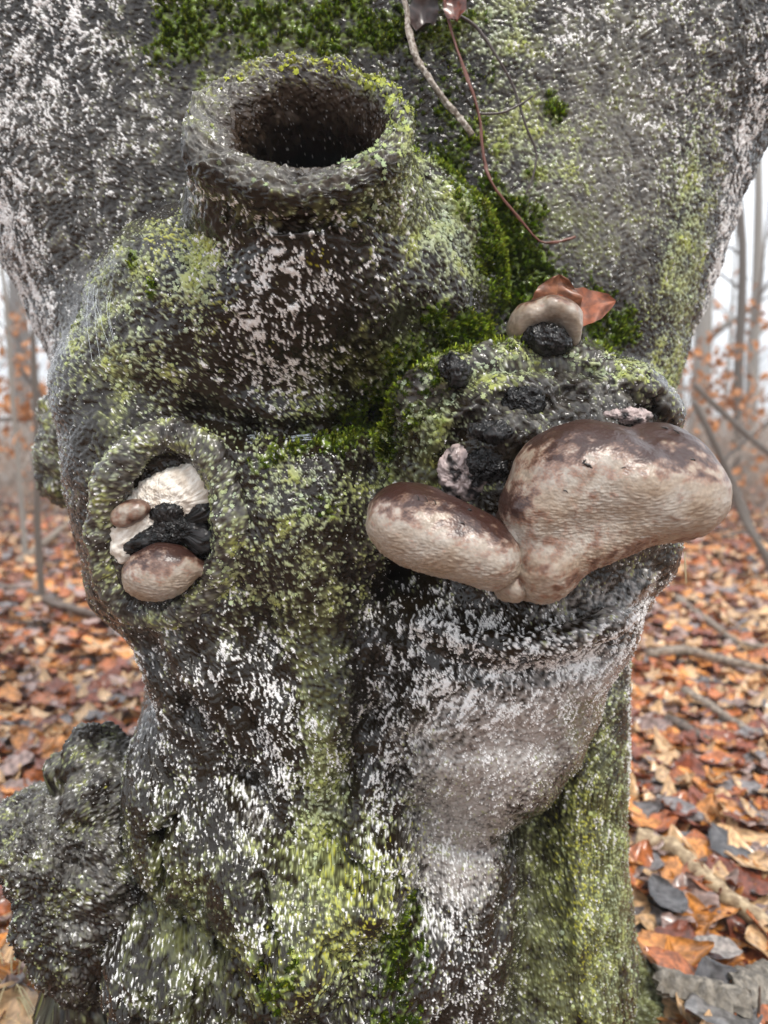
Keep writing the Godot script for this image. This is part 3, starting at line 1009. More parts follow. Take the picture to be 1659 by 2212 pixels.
func make_growths():
	# white crust grains, also those standing in for wet glints
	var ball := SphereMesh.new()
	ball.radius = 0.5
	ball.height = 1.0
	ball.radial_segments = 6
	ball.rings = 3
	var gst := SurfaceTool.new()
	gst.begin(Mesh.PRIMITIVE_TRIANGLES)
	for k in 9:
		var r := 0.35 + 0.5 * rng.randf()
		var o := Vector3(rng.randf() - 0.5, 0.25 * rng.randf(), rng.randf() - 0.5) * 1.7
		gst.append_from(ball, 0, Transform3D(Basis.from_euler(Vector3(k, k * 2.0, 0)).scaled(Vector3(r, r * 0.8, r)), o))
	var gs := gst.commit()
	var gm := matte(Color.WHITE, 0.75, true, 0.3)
	tag(scatter("white_crust_and_glints", gs, gm, crust_glint_places, crust_glint_tints), "white powdery lichen crust and painted wet glints sprinkled over the bark of the trunk", "lichen", "", "stuff")
	# moss: stars of narrow leaves
	var st := SurfaceTool.new()
	st.begin(Mesh.PRIMITIVE_TRIANGLES)
	for ring in 3:
		var count: int = [6, 6, 3][ring]
		for k in count:
			var a := TAU * (k + ring * 0.5) / count
			var d := Vector3(cos(a), 0, sin(a))
			var side := Vector3(-d.z, 0, d.x) * 0.13
			var rise: float = [0.25, 0.75, 1.15][ring]
			var reach: float = [1.0, 0.75, 0.3][ring]
			var b := Vector3.UP * 0.25 * ring
			var m := b + d * reach * 0.55 + Vector3.UP * rise * 0.6
			var t := b + d * reach + Vector3.UP * (rise * 0.75)
			for tri in [[b, m + side, m - side], [m + side, t, m - side]]:
				for q in tri:
					st.set_normal((Vector3.UP + d * 0.4).normalized())
					st.add_vertex(q)
	var mm := matte(Color.WHITE, 0.45, true, 0.4)
	mm.cull_mode = BaseMaterial3D.CULL_DISABLED
	mm.backlight_enabled = true
	mm.backlight = Color(0.6, 0.7, 0.2)
	tag(scatter("moss", st.commit(), mm, moss_places, moss_tints), "bright green star moss growing in the hollows of the trunk", "moss", "", "stuff")
	# lichen flakes
	var fl := SurfaceTool.new()
	fl.begin(Mesh.PRIMITIVE_TRIANGLES)
	var rim := []
	for k in 14:
		var a := TAU * k / 14
		var r := 1.0 if k % 2 else 0.62
		rim.append(Vector3(cos(a) * r, 0.25 if k % 2 else 0.0, sin(a) * r) + Vector3.UP * 0.15 * sin(a * 3.0))
	for k in 14:
		for q in [Vector3(0, 0.12, 0), rim[k], rim[(k + 1) % 14]]:
			fl.set_normal((Vector3.UP + q * 0.3).normalized())
			fl.add_vertex(q)
	var fm := matte(Color.WHITE, 0.7, true, 0.3)
	fm.cull_mode = BaseMaterial3D.CULL_DISABLED
	tag(scatter("leaf_lichen", fl.commit(), fm, flake_places, flake_tints), "pale and yellow green lichen flakes scabbing the trunk and the stub rim", "lichen", "", "stuff")
	print("crust ", crust_glint_places.size(), " moss ", moss_places.size(), " flakes ", flake_places.size())

# ---------------------------------------------------------------- fungi and black crusts
func ball(px: float, py: float, d: float, rx: float, ry: float, rz: float, tilt := 0.0) -> Array:
	return [at(px, py, d), Vector3(rx * d / FOCAL, ry * d / FOCAL, rz), -tilt]

func cap_colour(p: Vector3, n: Vector3, brown: float) -> Color:
	# pale tan flesh, red-brown blotches, a dark crust along the top
	var e := n_big.get_noise_3d(p.x * 22.0 + 4.0, p.y * 30.0, p.z * 22.0)
	var f := n_big.get_noise_3d(p.x * 75.0 + 9.0, p.y * 75.0, p.z * 75.0)
	var c := n_fine.get_noise_3d(p.x * 420.0, p.y * 420.0, p.z * 420.0)
	var w := n_mid.get_noise_3d(p.x * 130.0, p.y * 620.0, p.z * 130.0)
	var col := Color(0.295, 0.23, 0.172).lerp(Color(0.37, 0.33, 0.285), clampf(0.5 + e * 1.2, 0.0, 1.0))
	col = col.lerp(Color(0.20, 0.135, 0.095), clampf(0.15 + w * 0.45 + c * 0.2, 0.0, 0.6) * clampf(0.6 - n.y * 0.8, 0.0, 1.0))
	var red := clampf((brown + f * 0.65 + e * 0.35 + c * 0.12 - 0.36) * 2.4, 0.0, 1.0)
	col = col.lerp(Color(0.135, 0.046, 0.026).lerp(Color(0.22, 0.10, 0.058), clampf(0.5 + c, 0.0, 1.0)), red * 0.74)
	var mot := n_mid.get_noise_3d(p.x * 260.0, p.y * 300.0, p.z * 260.0)
	col = col * (1.0 + 0.16 * mot + 0.12 * c)
	var dark := clampf((brown + f * 0.4 + e * 0.2 + c * 0.08 - 0.66) * 2.8, 0.0, 1.0)
	col = col.lerp(Color(0.030, 0.0115, 0.0085), dark * 0.95)
	col.a = 1.0
	return col

func ripple(p: Vector3, n: Vector3) -> float:
	var low := clampf(0.30 - n.y * 1.1, 0.0, 1.0)
	return 0.0006 * n_mid.get_noise_3d(p.x * 150.0, p.y * 540.0, p.z * 150.0) * low + 0.0008 * n_big.get_noise_3d(p.x * 35.0, p.y * 50.0, p.z * 35.0) + 0.0019 * n_big.get_noise_3d(p.x * 15.0 + 5.0, p.y * 19.0, p.z * 15.0) + 0.00012 * n_fine.get_noise_3d(p.x * 500.0, p.y * 500.0, p.z * 500.0)

func build_fungi():
	var flesh := matte(Color.WHITE, 0.33, true, 0.5)
	grain(flesh, 0.03, 18.0, 0.28, 12)
	var wet_black := matte(Color.WHITE, 0.24, true, 0.35)
	grain(wet_black, 0.02, 16.0, 0.6, 5)
	var black_look := func(p: Vector3, n: Vector3) -> Color:
		var e := n_big.get_noise_3d(p.x * 90.0, p.y * 90.0, p.z * 90.0)
		return Color(0.006, 0.0055, 0.0055).lerp(Color(0.032, 0.03, 0.03), clampf(0.4 + e, 0.0, 1.0))
	var crumbly := func(p: Vector3, n: Vector3) -> float:
		return 0.0022 * n_big.get_noise_3d(p.x * 110.0, p.y * 110.0, p.z * 110.0) + 0.0007 * n_mid.get_noise_3d(p.x * 420.0, p.y * 420.0, p.z * 420.0)
	var knobbly := func(p: Vector3, n: Vector3) -> float:
		return 0.004 * n_big.get_noise_3d(p.x * 55.0, p.y * 55.0, p.z * 55.0) + 0.0012 * n_mid.get_noise_3d(p.x * 260.0, p.y * 260.0, p.z * 260.0)
	var smooth := func(p: Vector3, n: Vector3) -> float:
		return 0.0012 * n_big.get_noise_3d(p.x * 45.0, p.y * 45.0, p.z * 45.0)

	# the large double bracket on the right burl
	var big := base("bracket_fungus", at(1150, 1150, .56))
	tag(big, "largest bracket fungus, tan and red-brown double lobe across the right burl", "bracket fungus")
	var o := big.position
	var local := func(list: Array) -> Array:
		for b in list: b[0] -= o
		return list
	var top_of := func(p: Vector3, n: Vector3) -> Color:
		var q := p + o
		# the dry crust covers what faces up, and breaks into blotches down the right flank
		var dry := n.y * 1.15 + 0.20 - 0.12 * n.z
		if q.x > 0.07: dry = maxf(dry, clampf((q.x - 0.06) * 14.0, 0.0, 0.72) * clampf(1.2 - absf(q.y - 0.645 - 0.10 * (q.x - 0.1)) / 0.030, 0.0, 1.0))
		dry = maxf(dry, 0.40 * exp(-pow((q.x - 0.115) / 0.03, 2.0) - pow((q.y - 0.70) / 0.03, 2.0)))
		# the notch between the lobes is dark
		dry += 0.75 * exp(-pow((q.x - 0.088) / 0.016, 2.0) - pow((q.y - 0.689) / 0.012, 2.0))
		return cap_colour(q, n, dry)
	var rip := func(p: Vector3, n: Vector3) -> float:
		return ripple(p + o, n)
	var right_lobe: Array = local.call([ball(1330, 1040, .555, 205, 104, .054, 14), ball(1450, 1065, .560, 104, 98, .048, 12), ball(1190, 1080, .552, 118, 92, .044, -34), ball(1168, 1220, .558, 80, 84, .040, -18), ball(1290, 1150, .560, 140, 64, .042, -22), ball(1235, 985, .566, 100, 62, .042, -22), ball(1440, 960, .572, 70, 40, .036, 22)])
	put("right_lobe", lump(right_lobe, at(1250, 1095, .545) - o, 150, .016, rip, top_of), flesh, big)
	var left_lobe: Array = local.call([ball(955, 1160, .556, 148, 84, .046, 17), ball(872, 1125, .560, 72, 64, .036, 5), ball(1055, 1200, .558, 76, 66, .040, 30), ball(905, 1090, .568, 60, 34, .03, 8)])
	put("left_lobe", lump(left_lobe, at(960, 1160, .55) - o, 110, .016, rip, top_of), flesh, big)
	var mid_fold: Array = local.call([ball(1104, 1258, .560, 40, 40, .028, 30), ball(1110, 1150, .562, 45, 80, .03, 10)])
	put("fold", lump(mid_fold, at(1100, 1220, .56) - o, 36, .015, rip, top_of), flesh, big)
	# bite marks and cracks in the crust
	var scar_mat := matte(lin(0.012, 0.010, 0.009), 0.3)
	for sc in [[1275, 995, 26, 9, 30], [1262, 985, 16, 5, -50], [1505, 985, 12, 4, 10], [1465, 925, 30, 4, 40], [1440, 915, 24, 4, 25], [1355, 1000, 9, 3, -10], [1210, 1068, 14, 3, 35], [905, 1068, 22, 2.5, 75], [925, 1072, 22, 2.5, 80], [945, 1078, 20, 2.5, 78], [1004, 1120, 12, 3, 20], [1020, 1092, 10, 6, 20]]:
		var p := fungus_front(sc[0], sc[1], big)
		if p == Vector3.ZERO: continue
		var t := deg_to_rad(-sc[4])
		var along: Vector3 = (Vector3(cos(t), sin(t), 0) * float(sc[2]) * 0.5 * 0.5 / FOCAL)
		put("scar", tube([p - along - o, p - o + Vector3(0.0006, 0.0005, 0.0), p + along - o], [0.0003, sc[3] * 0.5 * 0.5 / FOCAL, 0.0003], 6, 0.3, 4), scar_mat, big)
	# sweat drops along the lower edge
	# the pale pad, red knob, black crust and beige ball in the left wound
	var pad_look := func(p: Vector3, n: Vector3) -> Color:
		var e := n_big.get_noise_3d(p.x * 60.0, p.y * 60.0, p.z * 60.0)
		var c := n_fine.get_noise_3d(p.x * 500.0, p.y * 500.0, p.z * 500.0)
		return Color(0.55, 0.48, 0.40).lerp(Color(0.80, 0.76, 0.69), clampf(0.5 + e + c * 0.5, 0.0, 1.0))
	var pad_mat := matte(Color.WHITE, 0.6, true, 0.4)
	grain(pad_mat, 0.05, 20.0, 0.5, 8)
	var w0 := on_bark(360, 1130)
	var wd := (w0 - EYE).dot(fwd) - .002
	var pad := lump([ball(374, 1071, wd - .006, 112, 58, .014, -20), ball(287, 1130, wd - .006, 54, 54, .012, -40), ball(435, 1065, wd - .006, 54, 60, .014, 20), ball(269, 1169, wd - .006, 33, 49, .010)], at(350, 1090, wd - .006), 50, .006, crumbly, pad_look)
	tag(put("bracket_fungus", pad, pad_mat), "pale whitish fungus pad at the top of the left wound", "bracket fungus")
	var knob_look := func(p: Vector3, n: Vector3) -> Color:
		return cap_colour(p, n, 0.75 - n.z * 0.25)
	var knob := lump([ball(283, 1105, wd - .019, 42, 27, .012, -14), ball(266, 1121, wd - .017, 26, 20, .010)], at(283, 1112, wd - .018), 24, .004, smooth, knob_look)
	tag(put("bracket_fungus", knob, flesh), "small dark red-brown fungus knob at the left rim of the left wound", "bracket fungus")
	var crust := lump([ball(362, 1105, wd - .012, 42, 25, .010, -10), ball(443, 1105, wd - .012, 33, 22, .010, 10), ball(443, 1169, wd - .010, 33, 34, .012), ball(333, 1163, wd - .008, 87, 29, .012, -18), ball(397, 1141, wd - .009, 58, 25, .010, 10)], at(375, 1138, wd - .009), 46, .004, crumbly, black_look)
	tag(put("dead_crust", crust, wet_black), "black crumbly crust between the pale pad and the beige ball in the left wound", "dead fungus")
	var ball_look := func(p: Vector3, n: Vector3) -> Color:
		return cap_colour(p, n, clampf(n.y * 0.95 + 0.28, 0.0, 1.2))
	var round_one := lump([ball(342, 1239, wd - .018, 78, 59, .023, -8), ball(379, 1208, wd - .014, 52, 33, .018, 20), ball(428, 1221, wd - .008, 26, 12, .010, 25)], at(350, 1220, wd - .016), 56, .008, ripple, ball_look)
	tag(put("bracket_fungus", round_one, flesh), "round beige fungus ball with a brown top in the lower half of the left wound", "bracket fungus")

	# the arch-shaped fungus on top of the burl and its black core
	var d3 := (on_bark(1185, 785) - EYE).dot(fwd) - .002
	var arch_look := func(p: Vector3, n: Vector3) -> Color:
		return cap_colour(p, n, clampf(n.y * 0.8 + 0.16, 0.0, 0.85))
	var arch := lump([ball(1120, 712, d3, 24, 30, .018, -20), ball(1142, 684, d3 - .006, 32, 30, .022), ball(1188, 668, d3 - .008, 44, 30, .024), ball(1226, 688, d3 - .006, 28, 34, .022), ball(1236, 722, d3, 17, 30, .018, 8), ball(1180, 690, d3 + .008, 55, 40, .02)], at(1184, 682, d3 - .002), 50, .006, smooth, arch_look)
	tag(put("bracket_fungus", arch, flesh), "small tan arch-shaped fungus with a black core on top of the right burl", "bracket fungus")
	var core := lump([ball(1176, 730, d3 - .016, 48, 30, .014), ball(1190, 748, d3 - .012, 42, 22, .014)], at(1180, 737, d3 - .014), 30, .006, crumbly, black_look)
	tag(put("dead_crust", core, wet_black), "black wrinkled core under the tan arch-shaped fungus", "dead fungus")
	# black knobs
	for k in [[978, 800, 36, 33, "shiny black fungus knob on the upper left slope of the right burl"], [1062, 930, 44, 21, "flat shiny black fungus lip just above the large double fungus"]]:
		var q := on_bark(k[0], k[1])
		var d := (q - EYE).dot(fwd) - .006
		tag(put("black_knob", lump([ball(k[0], k[1], d, k[2], k[3], .013), ball(k[0] + 8, k[1] + 8, d - .004, k[2] * .7, k[3] * .7, .012)], at(k[0], k[1], d), 30, .005, knobbly, black_look), wet_black), k[4], "dead fungus")
	# crumbled crust above the large fungus
	var pale_look := func(p: Vector3, n: Vector3) -> Color:
		var e := n_big.get_noise_3d(p.x * 60.0, p.y * 60.0, p.z * 60.0)
		return Color(0.03, 0.025, 0.024).lerp(Color(0.42, 0.33, 0.31), clampf((0.35 + e * 1.3) * 1.6, 0.0, 1.0))
	for k in [[1005, 1020, 52, 58, 1, "pinkish crust beside the upper notch of the large double fungus"], [1055, 1000, 40, 32, 0, "black crumbly crust at the left shoulder of the large double fungus"], [1130, 868, 40, 34, 2, "mossy dark lump in the hollow above the large double fungus"], [1352, 895, 46, 12, 1, "pinkish sliver of crust behind the crest of the large double fungus"]]:
		var q := on_bark(k[0], k[1])
		var d := (q - EYE).dot(fwd) - .002
		var m := lump([ball(k[0], k[1], d, k[2] * 1.15, k[3] * 1.1, .009), ball(k[0] + 12, k[1] + 14, d, k[2] * .6, k[3] * .6, .008)], at(k[0], k[1], d), 30, .005, crumbly, pale_look if k[4] == 1 else black_look)
		tag(put("dead_crust", m, wet_black), k[5], "dead fungus")
		if k[4] == 2:
			for t in 60:
				var dir := Vector3(rng.randf() - 0.5, rng.randf() - 0.2, rng.randf() * 0.8).normalized()
				flake_places.append(seat(q + dir * Vector3(.014, .012, .013), dir, Vector3.ONE * (0.0012 + 0.002 * rng.randf()), rng.randf() * TAU))
				flake_tints.append(Color(0.25 + 0.1 * rng.randf(), 0.32, 0.08))

func fungus_front(px: float, py: float, big: Node3D) -> Vector3:
	# the point of the large fungus nearest to that line of sight
	var dir := (at(px, py, 1.0) - EYE).normalized()
	var best := Vector3.ZERO
	var score := 0.004
	var near := 9.0
	for c in big.get_children():
		if not (c.name in ["right_lobe", "left_lobe"]): continue
		var v: PackedVector3Array = c.mesh.surface_get_arrays(0)[Mesh.ARRAY_VERTEX]
		for q in v:
			var p := q + big.position - EYE
			var t := p.dot(dir)
			var off := (p - dir * t).length()
			if off < score and t < near:
				near = t
				best = p + EYE
	return best

# ---------------------------------------------------------------- leaves
func leaf_mesh(length: float, width: float, curl: float, fold: float, wave: float, seed: int, point := 1.0) -> ArrayMesh:
	var v := PackedVector3Array()
	var idx := PackedInt32Array()
	var uv := PackedVector2Array()
	var nl := 12
	var nw := 6
	for i in nl + 1:
		var t := float(i) / nl
		var half := width * 0.5 * pow(sin(PI * pow(t, 0.85 * point) * 0.985 + 0.02), 0.75) * (1.0 + 0.05 * (i % 2))
		for j in nw + 1:
			var u := 2.0 * j / nw - 1.0
			var z := fold * absf(u) * half + wave * length * 0.03 * sin(t * 19.0 + absf(u) * 4.0 + seed) * absf(u) + 0.05 * length * n_mid.get_noise_3d(t * 2.0 + seed * 3.7, u * 1.2, seed)
			z += curl * length * pow(t - 0.4, 2.0)
			v.append(Vector3(u * half, z, (0.5 - t) * length))
			uv.append(Vector2(u * 0.5 + 0.5, t))
	for i in nl:
		for j in nw:
			var a := i * (nw + 1) + j
			idx.append_array([a, a + 1, a + nw + 1, a + 1, a + nw + 2, a + nw + 1])
	return mesh_of(v, normals_of(v, idx), PackedColorArray(), idx, uv)

func leaf_mat(c: Color, rough := 0.28) -> StandardMaterial3D:
	var m := matte(Color.WHITE, rough, true, 0.5)
	m.albedo_color = c
	m.cull_mode = BaseMaterial3D.CULL_DISABLED
	m.backlight_enabled = true
	m.backlight = Color(0.25, 0.25, 0.25)
	# veins and blotches
	var img := Image.create_empty(64, 128, false, Image.FORMAT_RGB8)
	for y in 128:
		for x in 64:
			var u := absf(x / 31.5 - 1.0)
			var t := y / 127.0
			var vein := maxf(exp(-pow(u / 0.03, 2.0)), 0.6 * exp(-pow((fposmod(t * 9.0 - u * 2.4, 1.0) - 0.5) / 0.06, 2.0)))
			var b := 0.86 + 0.25 * n_big.get_noise_2d(x * 0.04 + c.r * 90.0, y * 0.04) - 0.10 * u
			b = clampf(b + vein * 0.12, 0.0, 1.0)
			img.set_pixel(x, y, Color(b, b * (0.97 + 0.03 * vein), b * 0.95))
	m.albedo_texture = ImageTexture.create_from_image(img)
	return m

func build_twigs():
	var red_bark := matte(lin(0.14, 0.05, 0.033), 0.35)
	var pale := matte(lin(0.34, 0.29, 0.24), 0.5)
	grain(pale, 0.06, 30.0, 0.6, 31)
	mottle(pale, lin(0.12,0.085,0.06), lin(0.50,0.46,0.40), 0.03)
	var dark := matte(lin(0.045, 0.03, 0.025), 0.35)
	var hang := func(list: Array, lift: float) -> Array:
		var pts := []
		for q in list:
			var p := on_bark(q[0], q[1])
			pts.append(at(q[0], q[1], (p - EYE).dot(fwd) - lift))
		return pts
	var t1 = base("twig", Vector3.ZERO)
	tag(t1, "thickest of the hanging twigs, pale peeling wood ending beside the stub", "twig")
	put("stem", tube(hang.call([[872, -30], [880, 40], [895, 115], [925, 165], [960, 215], [1000, 262], [1020, 292]], .02), [.0028, .0022, .0031, .0026, .0034, .0027, .0030], 8, 0.7, 8), pale, t1)
	var t2 = base("twig", Vector3.ZERO)
	tag(t2, "long thin reddish twig with a side shoot hanging over the right limb", "twig")
	put("stem", tube(hang.call([[955, -20], [975, 70], [1010, 170], [1035, 250], [1045, 340], [1065, 400], [1120, 470], [1165, 520], [1205, 522], [1243, 512]], .018), [.0016, .0013, .0017, .0013, .0016, .0014, .0015, .0011, .0013, .0011], 7, 0.55, 6), red_bark, t2)
	put("side_shoot", tube(hang.call([[1038, 246], [1085, 243], [1130, 222], [1150, 208]], .018), [.0014, .0012, .0011, .0009], 6, 0.25, 5), dark, t2)
	var t3 = base("twig", Vector3.ZERO)
	tag(t3, "slender dark twig bowed along the right limb, right of the reddish one", "twig")
	put("stem", tube(hang.call([[975, 25], [1030, 60], [1080, 135], [1110, 190], [1135, 270], [1158, 330], [1150, 385], [1135, 420]], .014), [.0016, .0016, .0014, .0013, .0013, .0012, .0010, .0008], 6, 0.25, 6), dark, t3)
	var rl := leaf_mat(lin(0.16, 0.045, 0.025), 0.3)
	var dead := leaf_mat(lin(0.05, 0.028, 0.024), 0.3)
	var place := func(called: String, mesh: Mesh, mat: Material, p: Vector3, e: Vector3, label: String):
		var m := put(called, mesh, mat, self, p)
		m.rotation_degrees = e
		tag(m, label, "leaf")
	var d0 := (on_bark(985, 25) - EYE).dot(fwd)
	place.call("beech_leaf", leaf_mesh(.042, .022, .8, .5, 1.0, 3), rl, at(985, 15, d0 - .016), Vector3(70, 20, 40), "dark red leaf caught on the hanging twigs above the stub")
	place.call("beech_leaf", leaf_mesh(.05, .03, 1.2, .6, 1.5, 8), dead, at(915, 45, d0 - .006), Vector3(60, -30, -20), "blackish shrivelled leaf behind the thickest hanging twig")
	var d4 := (on_bark(1185, 785) - EYE).dot(fwd) + .006
	var copper := leaf_mat(lin(0.33, 0.10, 0.04), 0.55)
	var toward := Vector3(0.05, 0.35, 0.93).normalized()
	var flat := func(turn: float, tilt: float) -> Basis:
		var y := toward.rotated(Vector3.RIGHT, tilt)
		var z := Vector3(-1, 0, 0).rotated(y, turn)
		z = (z - y * z.dot(y)).normalized()
		return Basis(y.cross(z), y, z)
	var l1 := put("beech_leaf", leaf_mesh(.058, .036, .25, .3, .8, 5, 0.9), copper, self, at(1254, 668, d4 + .012))
	l1.basis = flat.call(0.18, 0.0)
	tag(l1, "copper beech leaf with its tip sticking out right of the arch-shaped fungus", "leaf")
	var l2 := put("beech_leaf", leaf_mesh(.040, .042, .3, .2, 3.0, 12), leaf_mat(lin(0.36, 0.16, 0.09), 0.35), self, at(1200, 648, d4 + .010))
	l2.basis = flat.call(1.5, 0.35)
	tag(l2, "curled pale copper leaf edge behind the arch-shaped fungus", "leaf")
	# straw stuck under the large fungus
	var sp := on_bark(1480, 1225)
	var sd := (sp - EYE).dot(fwd) - .006
	tag(put("straw", tube([at(1479, 1192, sd), at(1480, 1225, sd), at(1482, 1262, sd)], [.0006, .0011, .0005], 6, 0.0, 4), matte(lin(0.42, 0.34, 0.2), 0.5)), "short straw stuck to the burl below the large double fungus", "straw")
	# spider threads
	var silk := matte(Color(0.85, 0.88, 0.9), 0.4)
	var web = base("spider_web", Vector3.ZERO)
	tag(web, "wet spider threads stretched over the left shoulder of the trunk", "web")
	for k in 8:
		var a := Vector2(190 + 55 * rng.randf(), 615 + 60 * rng.randf())
		var b := a + Vector2(-10 + 40 * rng.randf(), 60 + 110 * rng.randf())
		var pa := on_bark(a.x, a.y)
		var pb := on_bark(b.x, b.y)
		var lift := 0.003 + 0.003 * rng.randf()
		put("thread", tube([pa + Vector3(0, 0, lift), (pa + pb) * 0.5 + Vector3(-lift * 0.5, lift * 0.3, lift * 1.2), pb + Vector3(0, 0, lift)], [.00009, .00009, .00009], 4, 0.0, 3), silk, web)
	var web2 = base("spider_web", Vector3.ZERO)
	tag(web2, "fine spider threads across the dark fold between the two wounds", "web")
	for k in 14:
		var a := Vector2(535 + 25 * rng.randf(), 935 + 24 * rng.randf())
		var b := Vector2(640 + 50 * rng.randf(), 935 + 18 * rng.randf())
		var pa := on_bark(a.x, a.y)
		var pb := on_bark(b.x, b.y)
		put("thread", tube([pa + Vector3(0, 0, .002), (pa + pb) * 0.5 + Vector3(0, -.001, .004), pb + Vector3(0, 0, .002)], [.00016, .00016, .00016], 4, 0.0, 3), silk, web2)

func build_ground():
	var n := 120
	var v := PackedVector3Array()
	var idx := PackedInt32Array()
	for j in n + 1:
		for i in n + 1:
			var u := 2.0 * i / n - 1.0
			var w := 2.0 * j / n - 1.0
			var x := 6.0 * u + 194.0 * pow(u, 5.0)
			var z := -3.0 + 6.0 * w + 194.0 * pow(w, 5.0)
			v.append(Vector3(x, ground_y(x, z), z))
	for j in n:
		for i in n:
			var a := j * (n + 1) + i
			idx.append_array([a, a + 1, a + n + 1, a + 1, a + n + 2, a + n + 1])
	var m := matte(Color.WHITE, 0.55)
	var tex := NoiseTexture2D.new()
	tex.width = 512
	tex.height = 512
	tex.seamless = true
	var fn := FastNoiseLite.new()
	fn.noise_type = FastNoiseLite.TYPE_CELLULAR
	fn.cellular_return_type = FastNoiseLite.RETURN_CELL_VALUE
	fn.frequency = 0.06
	fn.domain_warp_enabled = true
	tex.noise = fn
	var ramp := Gradient.new()
	ramp.colors = PackedColorArray([lin(0.035, 0.022, 0.016), lin(0.12, 0.06, 0.035), lin(0.26, 0.13, 0.06), lin(0.17, 0.13, 0.11), lin(0.06, 0.035, 0.025)])
	ramp.offsets = PackedFloat32Array([0.0, 0.3, 0.55, 0.75, 1.0])
	tex.color_ramp = ramp
	m.albedo_texture = tex
	m.uv1_triplanar = true
	m.uv1_world_triplanar = true
	m.uv1_scale = Vector3.ONE * 0.8
	tag(put("ground", mesh_of(v, normals_of(v, idx), PackedColorArray(), idx), m), "wet forest floor of brown humus and leaf mould", "", "", "structure")

func ground_y(x: float, z: float) -> float:
	return 0.03 * n_big.get_noise_2d(x * 0.5, z * 0.5) * clampf((absf(z) - 0.5) * 0.5, 0.0, 1.0)

func frame_of(p: Vector3) -> Vector3:
	var q := p - EYE
	var d := q.dot(fwd)
	return Vector3(829.5 + q.x / d * FOCAL, 1106.0 - q.dot(upv) / d * FOCAL, d)

